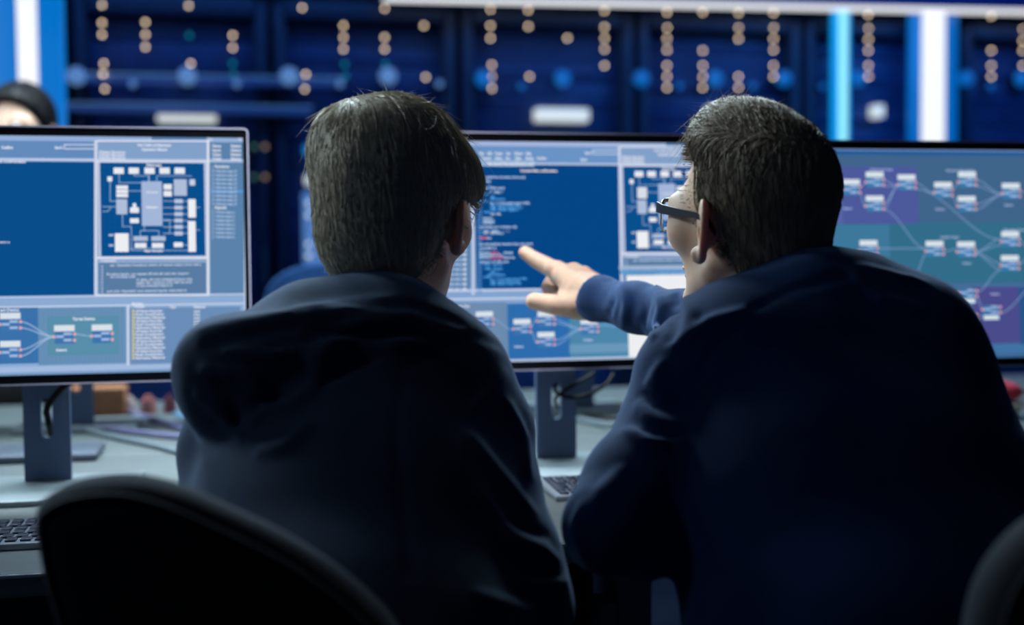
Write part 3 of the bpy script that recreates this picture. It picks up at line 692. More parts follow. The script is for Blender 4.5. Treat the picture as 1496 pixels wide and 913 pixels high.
def ecap(P, a, b, ra, rb, side):
    """tapered capsule with an elliptical section: ra, rb = (half width along side, half depth)"""
    ab = b - a; L2 = ab @ ab; t = ((P - a) @ ab) / L2; tc = np.clip(t, 0, 1)
    q = P - a - tc[:, None] * ab; ax = ab / math.sqrt(L2)
    sd = side - ax * (side @ ax); sd = sd / np.linalg.norm(sd); dp = np.cross(ax, sd)
    w0 = ra[0] + (rb[0] - ra[0]) * tc; w1 = ra[1] + (rb[1] - ra[1]) * tc; wl = np.minimum(w0, w1)
    x = q @ sd; y = q @ dp; z = q @ ax
    k0 = np.sqrt((x / w0) ** 2 + (y / w1) ** 2 + (z / wl) ** 2)
    k1 = np.sqrt((x / w0 ** 2) ** 2 + (y / w1 ** 2) ** 2 + (z / wl ** 2) ** 2)
    return k0 * (k0 - 1) / np.maximum(k1, 1e-9)
def boxed(P, pts, margin, fn):
    """evaluates fn only close to the given points"""
    A = np.array([p for p, r in pts]); R = max(r for p, r in pts) + margin
    m = np.all((P > A.min(0) - R) & (P < A.max(0) + R), axis=1)
    out = np.full(len(P), 9.0)
    if m.any(): out[m] = fn(P[m])
    return out
def evalc(f, P):
    out = np.empty(len(P), np.float32)
    for i in range(0, len(P), 200000): out[i:i+200000] = f(P[i:i+200000])
    return out
def snet(f, lo, hi, h, fudge=1.6):
    lo = np.asarray(lo, float); hi = np.asarray(hi, float)
    nb = np.ceil((hi - lo) / (8 * h)).astype(int); n = nb * 8
    ax = [lo[i] + (np.arange(nb[i]) * 8 + 3.5) * h for i in range(3)]
    G = np.stack(np.meshgrid(*ax, indexing='ij'), -1).reshape(-1, 3)
    d = evalc(f, G).reshape(nb)
    V = np.repeat(np.repeat(np.repeat(d, 8, 0), 8, 1), 8, 2).astype(np.float32)
    act = np.argwhere(np.abs(d) < 8 * h * .9 * fudge)
    o = np.stack(np.meshgrid(*[np.arange(8)] * 3, indexing='ij'), -1).reshape(-1, 3)
    for i in range(0, len(act), 400):
        idx = (act[i:i+400, None, :] * 8 + o[None]).reshape(-1, 3)
        V[idx[:, 0], idx[:, 1], idx[:, 2]] = evalc(f, lo + idx * h)
    Sg = V < 0
    c = np.zeros(tuple(n - 1), np.int8)
    for dx in (0, 1):
        for dy in (0, 1):
            for dz in (0, 1):
                c += Sg[dx:n[0]-1+dx, dy:n[1]-1+dy, dz:n[2]-1+dz]
    cells = np.argwhere((c > 0) & (c < 8))
    vid = np.full(tuple(n - 1), -1, np.int32); vid[cells[:, 0], cells[:, 1], cells[:, 2]] = np.arange(len(cells))
    acc = np.zeros((len(cells), 3)); cnt = np.zeros(len(cells))
    cor = [(a, b, g) for a in (0, 1) for b in (0, 1) for g in (0, 1)]
    for i, p in enumerate(cor):
        for q in cor[i+1:]:
            if sum(abs(u - v) for u, v in zip(p, q)) != 1: continue
            va = V[cells[:, 0]+p[0], cells[:, 1]+p[1], cells[:, 2]+p[2]]; vb = V[cells[:, 0]+q[0], cells[:, 1]+q[1], cells[:, 2]+q[2]]
            m = (va < 0) != (vb < 0); t = np.where(m, va / np.where(m, va - vb, 1), 0)
            acc += m[:, None] * (np.array(p) + t[:, None] * (np.array(q) - np.array(p))); cnt += m
    verts = lo + (cells + acc / cnt[:, None]) * h
    F_ = []
    for a in range(3):
        b_, c_ = [(1, 2), (2, 0), (0, 1)][a]
        sl0 = [slice(None)] * 3; sl1 = [slice(None)] * 3; sl0[a] = slice(0, -1); sl1[a] = slice(1, None)
        s0 = Sg[tuple(sl0)]; s1 = Sg[tuple(sl1)]
        E = np.argwhere(s0 != s1); E = E[(E[:, b_] > 0) & (E[:, c_] > 0) & (E[:, b_] < n[b_]-1) & (E[:, c_] < n[c_]-1)]
        ins = s0[E[:, 0], E[:, 1], E[:, 2]]
        def g(db, dc):
            q = E.copy(); q[:, b_] -= db; q[:, c_] -= dc; return vid[q[:, 0], q[:, 1], q[:, 2]]
        quad = np.stack([g(1, 1), g(0, 1), g(0, 0), g(1, 0)], 1)
        quad[~ins] = quad[~ins][:, ::-1]
        F_.append(quad)
    F_ = np.concatenate(F_); F_ = F_[(F_ >= 0).all(1)]
    return verts, F_
def np_mesh(name, parts, smooth_=True):
    """parts: list of (world verts, quads/tris, material index)"""
    V = []; Fs = []; MI = []; o = 0
    for v, f, mi in parts:
        V.append(v); Fs.append(f + o); MI.append(np.full(len(f), mi)); o += len(v)
    V = np.concatenate(V)
    me = bpy.data.meshes.new(name); me.vertices.add(len(V)); me.vertices.foreach_set('co', V.astype(np.float32).ravel())
    tot = np.concatenate([np.full(len(f), f.shape[1]) for f in Fs]); loops = np.concatenate([f.ravel() for f in Fs])
    me.loops.add(len(loops)); me.loops.foreach_set('vertex_index', loops.astype(np.int32))
    me.polygons.add(len(tot)); me.polygons.foreach_set('loop_start', np.concatenate([[0], np.cumsum(tot)[:-1]]).astype(np.int32))
    me.polygons.foreach_set('material_index', np.concatenate(MI).astype(np.int32))
    me.polygons.foreach_set('use_smooth', [smooth_] * len(tot)); me.update(calc_edges=True); me.validate()
    return me
def cast(f, pix, d0=.8, d1=2.2):
    """depth at which the ray through each pixel meets the surface f"""
    pix = np.asarray(pix, float); d = np.full(len(pix), d0); done = np.zeros(len(pix), bool)
    for _ in range(90):
        P = np.stack([(pix[:, 0]-748)*d/F, d, -(pix[:, 1]-456.5)*d/F], 1)
        v = f(P); done |= v < .001; d = np.where(done, d, d + np.maximum(v, .0008) * .8)
    return np.where(d > d1, np.nan, d)
def fold_points(f, strokes):
    """strokes: (pixels, radius px, sink 0..1); returns point chains lying on f"""
    out = []
    for pix, r, sink in strokes:
        k = []
        for i in range(len(pix) - 1):
            for j in range(3): k.append([pix[i][q] + (pix[i+1][q] - pix[i][q]) * j / 3 for q in (0, 1)])
        k.append(list(pix[-1])); d = cast(f, k); ok = ~np.isnan(d)
        if ok.sum() < 2: continue
        d = np.interp(np.arange(len(k)), np.arange(len(k))[ok], d[ok]); n = len(k)
        out.append([(C3(p[0], p[1], dd + sink * r * dd / F), r * dd / F * (.35 + .65 * math.sin(math.pi * (i + .5) / n))) for i, (p, dd) in enumerate(zip(k, d))])
    return out
def with_folds(f, ridges, creases, kr=.009, kc=.008):
    def g(P):
        d = f(P)
        near = np.abs(d) < .06
        if near.any():
            Q = P[near]; e = d[near]
            for pts in ridges: e = smin(e, boxed(Q, pts, .02, lambda q: chain(q, pts)), kr)
            for pts in creases: e = smax(e, -boxed(Q, pts, .02, lambda q: chain(q, pts)), kc)
            d = d.copy(); d[near] = e
        return d
    return g
# ---------------------------------------------------------------- head, ears, hair (metres, head axes: x right, y forward, z up)
def rotm(yaw, pitch, roll):
    cy, sy = math.cos(yaw), math.sin(yaw); cp_, sp = math.cos(pitch), math.sin(pitch); cr, sr = math.cos(roll), math.sin(roll)
    return (np.array([[cy, -sy, 0], [sy, cy, 0], [0, 0, 1]]) @ np.array([[1, 0, 0], [0, cp_, -sp], [0, sp, cp_]]) @ np.array([[cr, 0, sr], [0, 1, 0], [-sr, 0, cr]]))
A3 = lambda *a: np.array(a, float)
def ear(P, sg):
    q = P.copy(); q[:, 0] *= sg
    c = A3(.083, -.014, -.004); t = A3(.58, -.815, 0); n = A3(.815, .58, 0); u = A3(-.08, -.16, .984)
    q = q - c; a = q @ t; b = q @ u; z = q @ n
    bb = b / .0325; wdt = .0185 * (1 - .18 * np.clip(-bb, 0, 1))
    rho = np.sqrt((a / wdt) ** 2 + bb ** 2)
    plate = np.maximum((rho - 1) * .017, np.abs(z + .002) - .0022)
    helix = np.sqrt(((rho - .93) * .018) ** 2 + (z - .002) ** 2) - .0036
    helix = np.where((a < -.012) & (b < .006), .02, helix)
    anti = np.sqrt((np.sqrt((a / .010) ** 2 + ((b - .002) / .020) ** 2) - 1) ** 2 * .011 ** 2 + (z - .001) ** 2) - .0028
    lobe = ell(q, (t * -.003 + u * -.028), (.009, .009, .010))
    concha = ell(q, t * -.008 - n * .006 - u * .003, (.011, .013, .017))
    root = ell(q, t * -.016 - n * .003, (.009, .010, .024))
    d = smin(smin(plate, helix, .003), smin(lobe, anti, .003), .006)
    d = smin(d, smin(concha, root, .006), .006)
    return smax(d, -ell(q, t * -.008 + n * .006 - u * .006, (.009, .009, .011)), .004)
def head_sdf(P):
    X = P.copy(); X[:, 0] = np.abs(X[:, 0])
    d = ell(P, (0, -.012, .040), (.075, .097, .086))
    d = smin(d, ell(P, (0, .030, -.026), (.060, .062, .078)), .03)
    d = smin(d, rc(X, A3(.050, .000, -.056), A3(.018, .070, -.096), .018, .015), .02)
    d = smin(d, ell(P, (0, .078, -.096), (.020, .016, .016)), .02)
    d = smin(d, ell(X, (.046, .056, -.012), (.022, .022, .018)), .02)
    d = smin(d, ell(X, (.028, .078, .026), (.030, .012, .008)), .012)
    d = smin(d, ell(X, (.050, .060, .004), (.016, .020, .034)), .02)
    d = smax(d, -ell(X, (.029, .101, .008), (.015, .011, .011)), .010)
    d = smin(d, rc(P, A3(0, .088, .018), A3(0, .111, -.028), .008, .0105), .012)
    d = smin(d, ell(X, (.011, .101, -.033), (.008, .010, .007)), .006)
    d = smin(d, ell(P, (0, .092, -.060), (.024, .009, .0055)), .006)
    d = smin(d, ell(P, (0, .091, -.070), (.020, .009, .006)), .006)
    d = smin(d, rc(P, A3(0, -.028, -.050), A3(0, -.062, -.190), .052, .060), .03)
    near = (X[:, 0] > .04) & (X[:, 0] < .14) & (np.abs(P[:, 1] + .01) < .06) & (np.abs(P[:, 2]) < .07)
    if near.any():
        e = ear(X[near], 1); d = d.copy(); d[near] = smin(d[near], e, .006)
    return d
class Head:
    def __init__(s, px, py, dd, yaw, pitch, roll, k=1.0):
        s.o = C3(px, py, dd); s.R = rotm(math.radians(yaw), math.radians(pitch), math.radians(roll)); s.k = S / k
    def loc(s, P): return (P - s.o) @ s.R * s.k
    def unl(s, q): return np.atleast_2d(q) / s.k @ s.R.T + s.o
    def sdf(s, P): return head_sdf(s.loc(P)) / s.k
    def wrap(s, f): return lambda P: f(s.loc(P)) / s.k
def sphere_np(c, r, n=16):
    th = np.linspace(0, math.pi, n); ph = np.linspace(0, 2*math.pi, 2*n, endpoint=False)
    V = np.array([[math.sin(a)*math.cos(b), math.sin(a)*math.sin(b), math.cos(a)] for a in th for b in ph]) * r + c
    m = 2*n; Fq = np.array([[i*m+j, (i+1)*m+j, (i+1)*m+(j+1) % m, i*m+(j+1) % m] for i in range(n-1) for j in range(m)])
    return V, Fq
def strands(verts, f, flow, N, length, rad, lift=.0015, steps=12, mask=None, seed=1, curl=.12, tipl=0.0, stop=None):
    """hair strands walked over the surface f; one tube mesh in working units"""
    g = np.random.default_rng(seed); sel = verts if mask is None else verts[mask(verts)]
    P = sel[g.integers(0, len(sel), N)] + g.normal(0, .0012, (N, 3)); e = .002
    def grad(Q):
        G = np.stack([f(Q + np.eye(3)[i]*e) - f(Q - np.eye(3)[i]*e) for i in range(3)], 1)
        return G / np.maximum(np.linalg.norm(G, axis=1, keepdims=True), 1e-9)
    L = length * g.uniform(.55, 1.15, N); st = L / steps; off = g.uniform(-.0005, lift, N)
    jit = g.normal(0, curl, (N, 3)); path = []; prev = None
    for i in range(steps + 1):
        n = grad(P); P = P - n * (f(P) - off - tipl * (i/steps)**2)[:, None]
        path.append(P.copy())
        v = flow(P) + jit * (1 + i/steps); v = v - n * (v * n).sum(1, keepdims=True); v /= np.maximum(np.linalg.norm(v, axis=1, keepdims=True), 1e-9)
        if prev is not None: v = v * .6 + prev * .4
        prev = v; go = 1.0 if stop is None else (stop(P) < .0025)[:, None]; P = P + v * st[:, None] * go
    path = np.stack(path, 1)
    T = np.gradient(path, axis=1); T += A3(0, 0, -1e-5); T /= np.maximum(np.linalg.norm(T, axis=2, keepdims=True), 1e-9)
    a = np.cross(T, A3(.3, .5, .8)); a /= np.maximum(np.linalg.norm(a, axis=2, keepdims=True), 1e-9); b = np.cross(T, a)
    M = steps + 1; rr = rad * (1 - .85 * np.linspace(0, 1, M) ** 2)[None, :, None] * g.uniform(.6, 1.3, N)[:, None, None]
    rings = np.stack([path + (a*math.cos(t) + b*math.sin(t)) * rr for t in (0, 2.094, 4.189)], 2)   # N,M,3,3
    V = rings.reshape(-1, 3); base = (np.arange(N)[:, None, None] * M + np.arange(M-1)[None, :, None]) * 3 + np.arange(3)[None, None]
    nx = (np.arange(N)[:, None, None] * M + np.arange(M-1)[None, :, None]) * 3 + ((np.arange(3)+1) % 3)[None, None]
    Q = np.stack([base, nx, nx + 3, base + 3], -1).reshape(-1, 4)
    return V, Q
# ---------------------------------------------------------------- materials of people
def skin(name, col):
    m = mat(name, col, .5); b = m.node_tree.nodes['Principled BSDF']
    b.inputs['Subsurface Weight'].default_value = .45; b.inputs['Subsurface Radius'].default_value = (1.0, .28, .14); b.inputs['Subsurface Scale'].default_value = .012
    return noisy(m, 55, .07, .12, 500)
m_skin = skin('light_skin', (222, 180, 156)); m_skin2 = skin('fair_skin', (218, 180, 154))
m_eye = mat('eye_white', (220, 220, 215), .2)
def cloth(name, col, sheen=.35):
    m = noisy(mat(name, col, .92), 14, .22, .35, 900, bdist=.0015); b = m.node_tree.nodes['Principled BSDF']
    b.inputs['Sheen Weight'].default_value = sheen; b.inputs['Sheen Roughness'].default_value = .45
    b.inputs['Sheen Tint'].default_value = (.45, .65, 1, 1); b.inputs['Specular IOR Level'].default_value = .2
    return m
m_hood = cloth('charcoal_navy_fleece', (42, 55, 76)); m_sweat = cloth('navy_jersey', (10, 42, 86), .3); m_trous = cloth('dark_trousers', (9, 10, 13), .0)
m_shoe = mat('dark_shoe', (18, 18, 20), .5); m_shirt = cloth('maroon_shirt', (60, 22, 40), .1); m_chair = cloth('black_chair_fabric', (11, 15, 24), .10)
def hairmat(name, col):
    m = mat(name, col, .5); b = m.node_tree.nodes['Principled BSDF']; b.inputs['Specular IOR Level'].default_value = .35
    return noisy(m, 90, .15)
m_hair1 = hairmat('dark_blond_hair', (194, 184, 162)); m_hair2 = hairmat('brown_hair', (138, 124, 106)); m_hair3 = hairmat('black_hair', (22, 20, 24))
def legs(pelL, pelR, kneeL, kneeR, ankL, ankR, pelr=.11):
    """seated legs; points in world metres"""
    P = [w2c(*p) for p in (pelL, kneeL, ankL, pelR, kneeR, ankR)]
    def f(Q):
        d = smin(rc(Q, P[0], P[1], .085, .058), rc(Q, P[1], P[2], .058, .046), .03)
        d = smin(d, smin(rc(Q, P[3], P[4], .085, .058), rc(Q, P[4], P[5], .058, .046), .03), .03)
        return smin(d, rc(Q, P[0], P[3], pelr, pelr), .05)
    A = np.array(P); return f, A.min(0) - .14, A.max(0) + .14
def shoe(x, y, ang, parent):
    R = Matrix.Rotation(ang, 4, 'Z'); b = B(); M = Matrix.Translation((x, y, 0)) @ R
    bmesh.ops.create_uvsphere(b.bm, u_segments=20, v_segments=12, radius=1, matrix=M @ Matrix.Translation((0, .06, .045)) @ Matrix.Diagonal((.048, .13, .045, 1)))
    bmesh.ops.create_uvsphere(b.bm, u_segments=20, v_segments=12, radius=1, matrix=M @ Matrix.Translation((0, -.02, .075)) @ Matrix.Diagonal((.042, .06, .06, 1)))
    b.box(M @ Vector((0, .055, .012)), (.09, .26, .022), R=R.to_3x3(), bev=.008); return b.obj('shoe', m_shoe, parent)
# ================================================================ the hooded man (left)
H1 = Head(580, 322, 1.36, -20, -2, 1.5)
U1 = A3(1, 0, 0)
tor1 = [(C3(528, 565, 1.29), (.135, .095)), (C3(520, 740, 1.22), (.150, .105)), (C3(505, 960, 1.13), (.165, .115)), (C3(500, 1110, 1.08), (.165, .125))]
armR1 = px_chain([(668, 556, 1.29, 68), (706, 630, 1.27, 66), (718, 720, 1.23, 64), (744, 815, 1.19, 68), (766, 890, 1.17, 62), (745, 985, 1.22, 50), (690, 1040, 1.30, 42)])
armL1 = px_chain([(352, 565, 1.29, 66), (330, 660, 1.27, 60), (322, 760, 1.24, 54), (330, 880, 1.20, 50), (380, 980, 1.25, 44), (440, 1030, 1.32, 38)])
neck1 = px_chain([(572, 462, 1.345, 62), (560, 500, 1.30, 88)])
yoke1 = px_chain([(362, 548, 1.285, 66), (460, 500, 1.28, 78), (560, 498, 1.28, 78), (668, 548, 1.28, 68)])
def hoodie_body(P):
    d = None
    for (a, ra), (b, rb) in zip(tor1[:-1], tor1[1:]):
        q = ecap(P, a, b, ra, rb, U1); d = q if d is None else smin(d, q, .04)
    d = smin(d, chain(P, yoke1, .03), .045)
    d = smin(d, chain(P, neck1), .04)
    d = smin(d, chain(P, armL1, .03), .022)
    return smin(d, chain(P, armR1, .03), .022)
RH1 = rotm(0, 0, 0)
rim1 = px_chain([(470, 436, 1.40, 16), (445, 447, 1.33, 15), (372, 468, 1.24, 16), (302, 490, 1.205, 14), (280, 520, 1.195, 14), (283, 560, 1.19, 13)])
rim1b = px_chain([(300, 492, 1.19, 12), (372, 476, 1.20, 15), (460, 458, 1.205, 17), (560, 455, 1.22, 17), (640, 470, 1.25, 16), (694, 496, 1.30, 14), (716, 522, 1.33, 11)])
coll1 = px_chain([(415, 458, 1.32, 13), (448, 436, 1.34, 13), (490, 425, 1.33, 13), (560, 431, 1.30, 14), (620, 445, 1.31, 14), (668, 468, 1.36, 13)])
def hood_sdf(P):
    d = ell(P, C3(400, 542, 1.225), A3(.090, .050, .054), rotm(0, 0, math.radians(-14)))
    d = smin(d, ell(P, C3(357, 575, 1.215), A3(.056, .040, .062), rotm(0, 0, math.radians(-20))), .03)
    d = smin(d, ell(P, C3(325, 526, 1.215), A3(.040, .036, .036)), .03)
    d = smin(d, ell(P, C3(520, 500, 1.265), A3(.120, .055, .040), rotm(0, 0, math.radians(-4))), .03)
    d = smin(d, ell(P, C3(612, 506, 1.285), A3(.065, .055, .036), rotm(0, 0, math.radians(22))), .03)
    d = smin(d, chain(P, rim1), .010); d = smin(d, chain(P, rim1b), .011); d = smin(d, chain(P, coll1), .009)
    return d
nk1 = px_chain([(586, 380, 1.37, 62), (578, 440, 1.345, 66), (565, 480, 1.32, 60)])
def hoodie_raw(P):
    return smin(hoodie_body(P), hood_sdf(P), .014)
R1 = fold_points(hoodie_raw, [
    ([(462, 540), (485, 505), (530, 474), (600, 462)], 10, .05), ([(455, 520), (490, 490), (530, 475)], 8, .1), ([(540, 520), (590, 498), (650, 500)], 8, .15),
    ([(300, 540), (350, 548), (385, 575)], 9, .1), ([(360, 545), (385, 580), (370, 620)], 9, .1), ([(290, 575), (330, 605), (350, 640)], 8, .1),
    ([(330, 512), (390, 520), (430, 505)], 8, .15), ([(395, 600), (430, 590), (470, 555)], 9, .2),
    ([(742, 590), (765, 640), (772, 690)], 9, .2), ([(690, 640), (735, 700), (775, 745)], 10, .3), ([(700, 720), (745, 790), (795, 800)], 12, .25),
    ([(735, 770), (770, 800), (812, 818)], 10, .2), ([(760, 850), (795, 858), (825, 850)], 10, .2), ([(690, 600), (720, 570), (735, 545)], 7, .6),
    ([(700, 870), (760, 890), (820, 893)], 10, .25), ([(380, 660), (420, 650), (450, 620)], 8, .15)])
K1 = fold_points(hoodie_raw, [([(590, 540), (640, 505), (700, 490), (745, 510)], 2.5, .0), ([(585, 560), (580, 640), (590, 740), (600, 840)], 2.2, .0),
    ([(430, 450), (500, 438), (600, 443), (676, 470)], 7, -.1), ([(400, 508), (470, 490), (560, 484), (640, 496)], 6, 0), ([(372, 600), (400, 560), (440, 530)], 6, .0), ([(300, 505), (360, 490), (430, 478)], 4, .0), ([(320, 560), (340, 585), (345, 620)], 5, 0),
    ([(740, 760), (775, 775), (800, 780)], 5, .0), ([(760, 830), (790, 838), (818, 835)], 6, .0), ([(470, 560), (520, 530), (560, 515)], 6, 0)])
hoodie_f0 = with_folds(hoodie_raw, R1, K1)
def hoodie_f(P): return smax(hoodie_f0(P), -chain(P, nk1), .006)
v1, q1 = snet(hoodie_f, [-.42, .95, -.52], [.13, 1.62, .10], .0052)
# hair: rounded crop with a whorl at the upper left, ends over the ears
def hair1_raw(q):
    d = ell(q, (.000, -.012, .042), (.091, .112, .106))
    d = smin(d, ell(q, (.0, -.052, -.030), (.066, .060, .060)), .035)
    d = smin(d, ell(q, (-.048, -.030, .085), (.044, .06, .045)), .03)
    d = smin(d, ell(q, (.060, .012, .045), (.036, .06, .045)), .02)
    return d
def hair1_loc(q):
    d = hair1_raw(q); z = q[:, 2]
    yh = np.interp(z, [-.10, -.075, -.045, -.020, .012, .035, .07, .10], [-.055, -.052, -.044, -.038, -.024, .035, .075, .11])
    d = smax(d, (q[:, 1] - yh) * .8, .010)
    X = q.copy(); X[:, 0] = np.abs(X[:, 0])
    d = smax(d, -ell(X, (.095, -.014, -.012), (.034, .030, .036)), .006)
    return smax(d, -(z + .082 + .25 * np.abs(q[:, 0])*0), .012)
hair1 = H1.wrap(hair1_loc); hair1r = H1.wrap(hair1_raw)
lo = H1.o - .17; hi = H1.o + .17
hv1, hq1 = snet(hair1, lo, hi, .0028)
wh1 = H1.unl([-.045, -.050, .135])[0]
def flow1(P):
    v = P - wh1; n = np.linalg.norm(v, axis=1, keepdims=True)
    return v / np.maximum(n, 1e-6) * 1.0 + A3(0, 0, -1.0) * np.clip(n / .10, 0, 1.4)
keep1 = lambda V: ~((H1.loc(V)[:, 2] < .03) & (H1.loc(V)[:, 1] > -.03))
sv1, sq1 = strands(hv1, hair1r, flow1, 11000, .062, .00050, .0030, 12, seed=3, curl=.16, tipl=.001, stop=hair1, mask=keep1)
sv1b, sq1b = strands(hv1, hair1r, flow1, 260, .05, .00028, .004, 12, seed=5, curl=.9, tipl=.010)
# body: head and neck, shoulders under the cloth, hands
bv1, bq1 = snet(lambda P: smin(H1.sdf(P), rc(P, C3(578, 440, 1.345), C3(560, 520, 1.30), .045, .065), .02), H1.o + A3(-.15, -.14, -.19), H1.o + A3(.15, .15, .16), .0024)
iv1, iq1 = snet(lambda P: hoodie_body(P) + .020, [-.42, .9, -.52], [.12, 1.62, .06], .012)
def mitt(base, dirf, up, thumb, k=1.0):
    """relaxed hand: base point, forward direction, palm normal (back of the hand), thumb side; working units"""
    f_ = dirf / np.linalg.norm(dirf); s_ = np.cross(f_, up); s_ = s_ / np.linalg.norm(s_) * thumb; u_ = np.cross(s_, f_) * thumb; k = k / S
    g = lambda a, b, c: base + (f_*a + s_*b + u_*c) * k
    pcs = [[(g(0, 0, 0), .024*k), (g(.05, .0, .004), .020*k)]]
    for b0, L, r in ((.030, .078, .0088), (.010, .086, .009), (-.011, .080, .0086), (-.030, .064, .0075)):
        pcs.append([(g(.012, b0*.6, 0), .013*k), (g(.088, b0, .002), r*1.18*k), (g(.088+L*.45, b0*1.1, -.004), r*k), (g(.088+L*.75, b0*1.12, -.016), r*.92*k), (g(.088+L*.92, b0*1.12, -.030), r*.82*k)])
    pcs.append([(g(.010, .018, -.004), .015*k), (g(.045, .050, -.012), .012*k), (g(.072, .062, -.016), .0105*k), (g(.095, .062, -.020), .009*k)])
    def f(P):
        d = None
        for p in pcs:
            q = chain(P, p, .004*k/.9); d = q if d is None else smin(d, q, .007)
        return d
    A = np.array([p for c in pcs for p, r in c]); return f, A.min(0) - .03, A.max(0) + .03
parts = [(c2w(bv1), bq1, 0), (c2w(iv1), iq1, 0)]
for arm, th in ((armR1, -1), (armL1, 1)):
    a, b = arm[-2][0], arm[-1][0]
    hb = b + (b - a) / np.linalg.norm(b - a) * .02
    f, l_, h_ = mitt(hb, b - a + A3(0, .02, 0), A3(0, 0, 1), th); hv, hq = snet(f, l_, h_, .0025); parts.append((c2w(hv), hq, 0))
def eyes(Hd, parts):
    for sx in (-1, 1):
        v, q = sphere_np(A3(0, 0, 0), .0115/Hd.k, 12); parts.append((c2w(v + Hd.unl([sx*.031, .0865, .008])[0]), q, 1))
eyes(H1, parts)
p1 = link('person', np_mesh('person', parts), [m_skin, m_eye]); tag(p1, 'person in a charcoal hooded sweatshirt seen from behind, seated, looking at the centre screen', 'person')
link('hooded_sweatshirt', np_mesh('hooded_sweatshirt', [(c2w(v1), q1, 0)]), m_hood, p1)
link('hair', np_mesh('hair', [(c2w(hv1), hq1, 0), (c2w(sv1), sq1, 0), (c2w(sv1b), sq1b, 0)]), m_hair1, p1)
cv, cq = snet(lambda P: smax(chain(P, px_chain([(586, 395, 1.37, 66), (572, 450, 1.345, 63)])), -chain(P, px_chain([(586, 360, 1.38, 58), (576, 470, 1.345, 60)])), .003), H1.o + A3(-.12, -.13, -.16), H1.o + A3(.12, .12, -.02), .003)
link('shirt_collar', np_mesh('shirt_collar', [(c2w(cv), cq, 0)]), m_shirt, p1)
# trousers and shoes
hipw = c2w(C3(500, 1120, 1.08)[None])[0]; fw = Vector((math.sin(.1), math.cos(.1), 0))
def seat_legs(hip, person, spread=.10, fwd=(0.05, 1, 0), reach=.44):
    f2 = Vector(fwd).normalized(); sd = Vector((f2.y, -f2.x, 0)); h = Vector(hip); h.z = .575
    pl, pr = h - sd*.085, h + sd*.085; kl, kr = pl + f2*reach - sd*spread, pr + f2*reach + sd*spread; kl.z = kr.z = .52
    al, ar = kl + f2*.02, kr + f2*.02; al.z = ar.z = .10
    f, l_, h_ = legs(tuple(pl), tuple(pr), tuple(kl), tuple(kr), tuple(al), tuple(ar)); v, q = snet(f, l_, h_, .012)
    link('trousers', np_mesh('trousers', [(c2w(v), q, 0)]), m_trous, person)
    for a in (al, ar): shoe(a.x, a.y, -math.atan2(f2.x, f2.y), person)
seat_legs(hipw, p1, .06)
# ================================================================ the man with glasses (right)
H2 = Head(1095, 330, 1.36, 32, 8, -3)
U2 = A3(1, .12, 0)
tor2 = [(C3(1178, 560, 1.28), (.150, .100)), (C3(1235, 720, 1.22), (.180, .115)), (C3(1318, 930, 1.15), (.190, .125)), (C3(1350, 1120, 1.12), (.185, .130))]
armL2 = px_chain([(1012, 560, 1.27, 84), (986, 640, 1.25, 82), (935, 715, 1.20, 82), (894, 768, 1.16, 70), (930, 775, 1.19, 68), (1010, 750, 1.33, 54), (1090, 725, 1.46, 44)])
armR2 = px_chain([(1322, 488, 1.29, 84), (1230, 500, 1.40, 70), (1075, 496, 1.51, 54), (1000, 468, 1.60, 41), (930, 449, 1.68, 34), (876, 437, 1.755, 31), (860, 433, 1.785, 30)])
trap2 = px_chain([(1012, 548, 1.27, 78), (1075, 500, 1.29, 82), (1170, 462, 1.30, 80), (1262, 447, 1.29, 66), (1325, 480, 1.29, 80)])
def sweater_body(P, arms=True):
    d = None
    for (a, ra), (b, rb) in zip(tor2[:-1], tor2[1:]):
        q = ecap(P, a, b, ra, rb, U2); d = q if d is None else smin(d, q, .04)
    d = smin(d, chain(P, trap2, .03), .04)
    d = smin(d, ell(P, C3(1345, 580, 1.26), A3(.075, .06, .10)), .04)
    if arms:
        d = smin(d, chain(P, armL2[:4], .02), .018); d = smin(d, chain(P, armL2[3:], .02), .012)
        d = smin(d, chain(P, armR2, .02), .015)
    return d
wr = C3(866, 436, 1.775); wax = C3(866, 436, 1.775) - C3(950, 460, 1.66); wax /= np.linalg.norm(wax)
wax = wax * .8 + A3(-.25, 0, .28); wax /= np.linalg.norm(wax)
col2 = px_chain([(1074, 448, 1.36, 14), (1094, 430, 1.33, 15), (1130, 412, 1.30, 16), (1172, 394, 1.285, 16), (1208, 386, 1.30, 14), (1224, 390, 1.34, 12)])
def sweater_raw(P):
    d = sweater_body(P)
    d = smin(d, rc(P, C3(1160, 415, 1.335), C3(1180, 450, 1.31), .056, .075), .02)
    d = smin(d, chain(P, col2), .008)
    return smin(d, chain(P, px_chain([(1235, 392, 1.30, 14), (1262, 396, 1.29, 16), (1290, 412, 1.285, 12)])), .02)
R2 = fold_points(sweater_raw, [
    ([(1262, 392), (1300, 404), (1345, 412)], 9, .1), ([(965, 535), (955, 560), (975, 590)], 11, .15), ([(935, 590), (950, 612), (985, 625)], 11, .15),
    ([(918, 628), (945, 645), (1000, 650)], 10, .25), ([(1085, 455), (1040, 470), (985, 505)], 9, .2), ([(850, 740), (842, 770), (850, 810)], 9, .2),
    ([(905, 690), (880, 720), (866, 760)], 9, .55), ([(1240, 400), (1290, 440), (1345, 455)], 8, .55),
    ([(960, 420), (968, 450), (955, 490)], 8, .35), ([(912, 415), (918, 445), (910, 478)], 7, .4), ([(1000, 430), (1010, 460), (1000, 500)], 8, .4)])
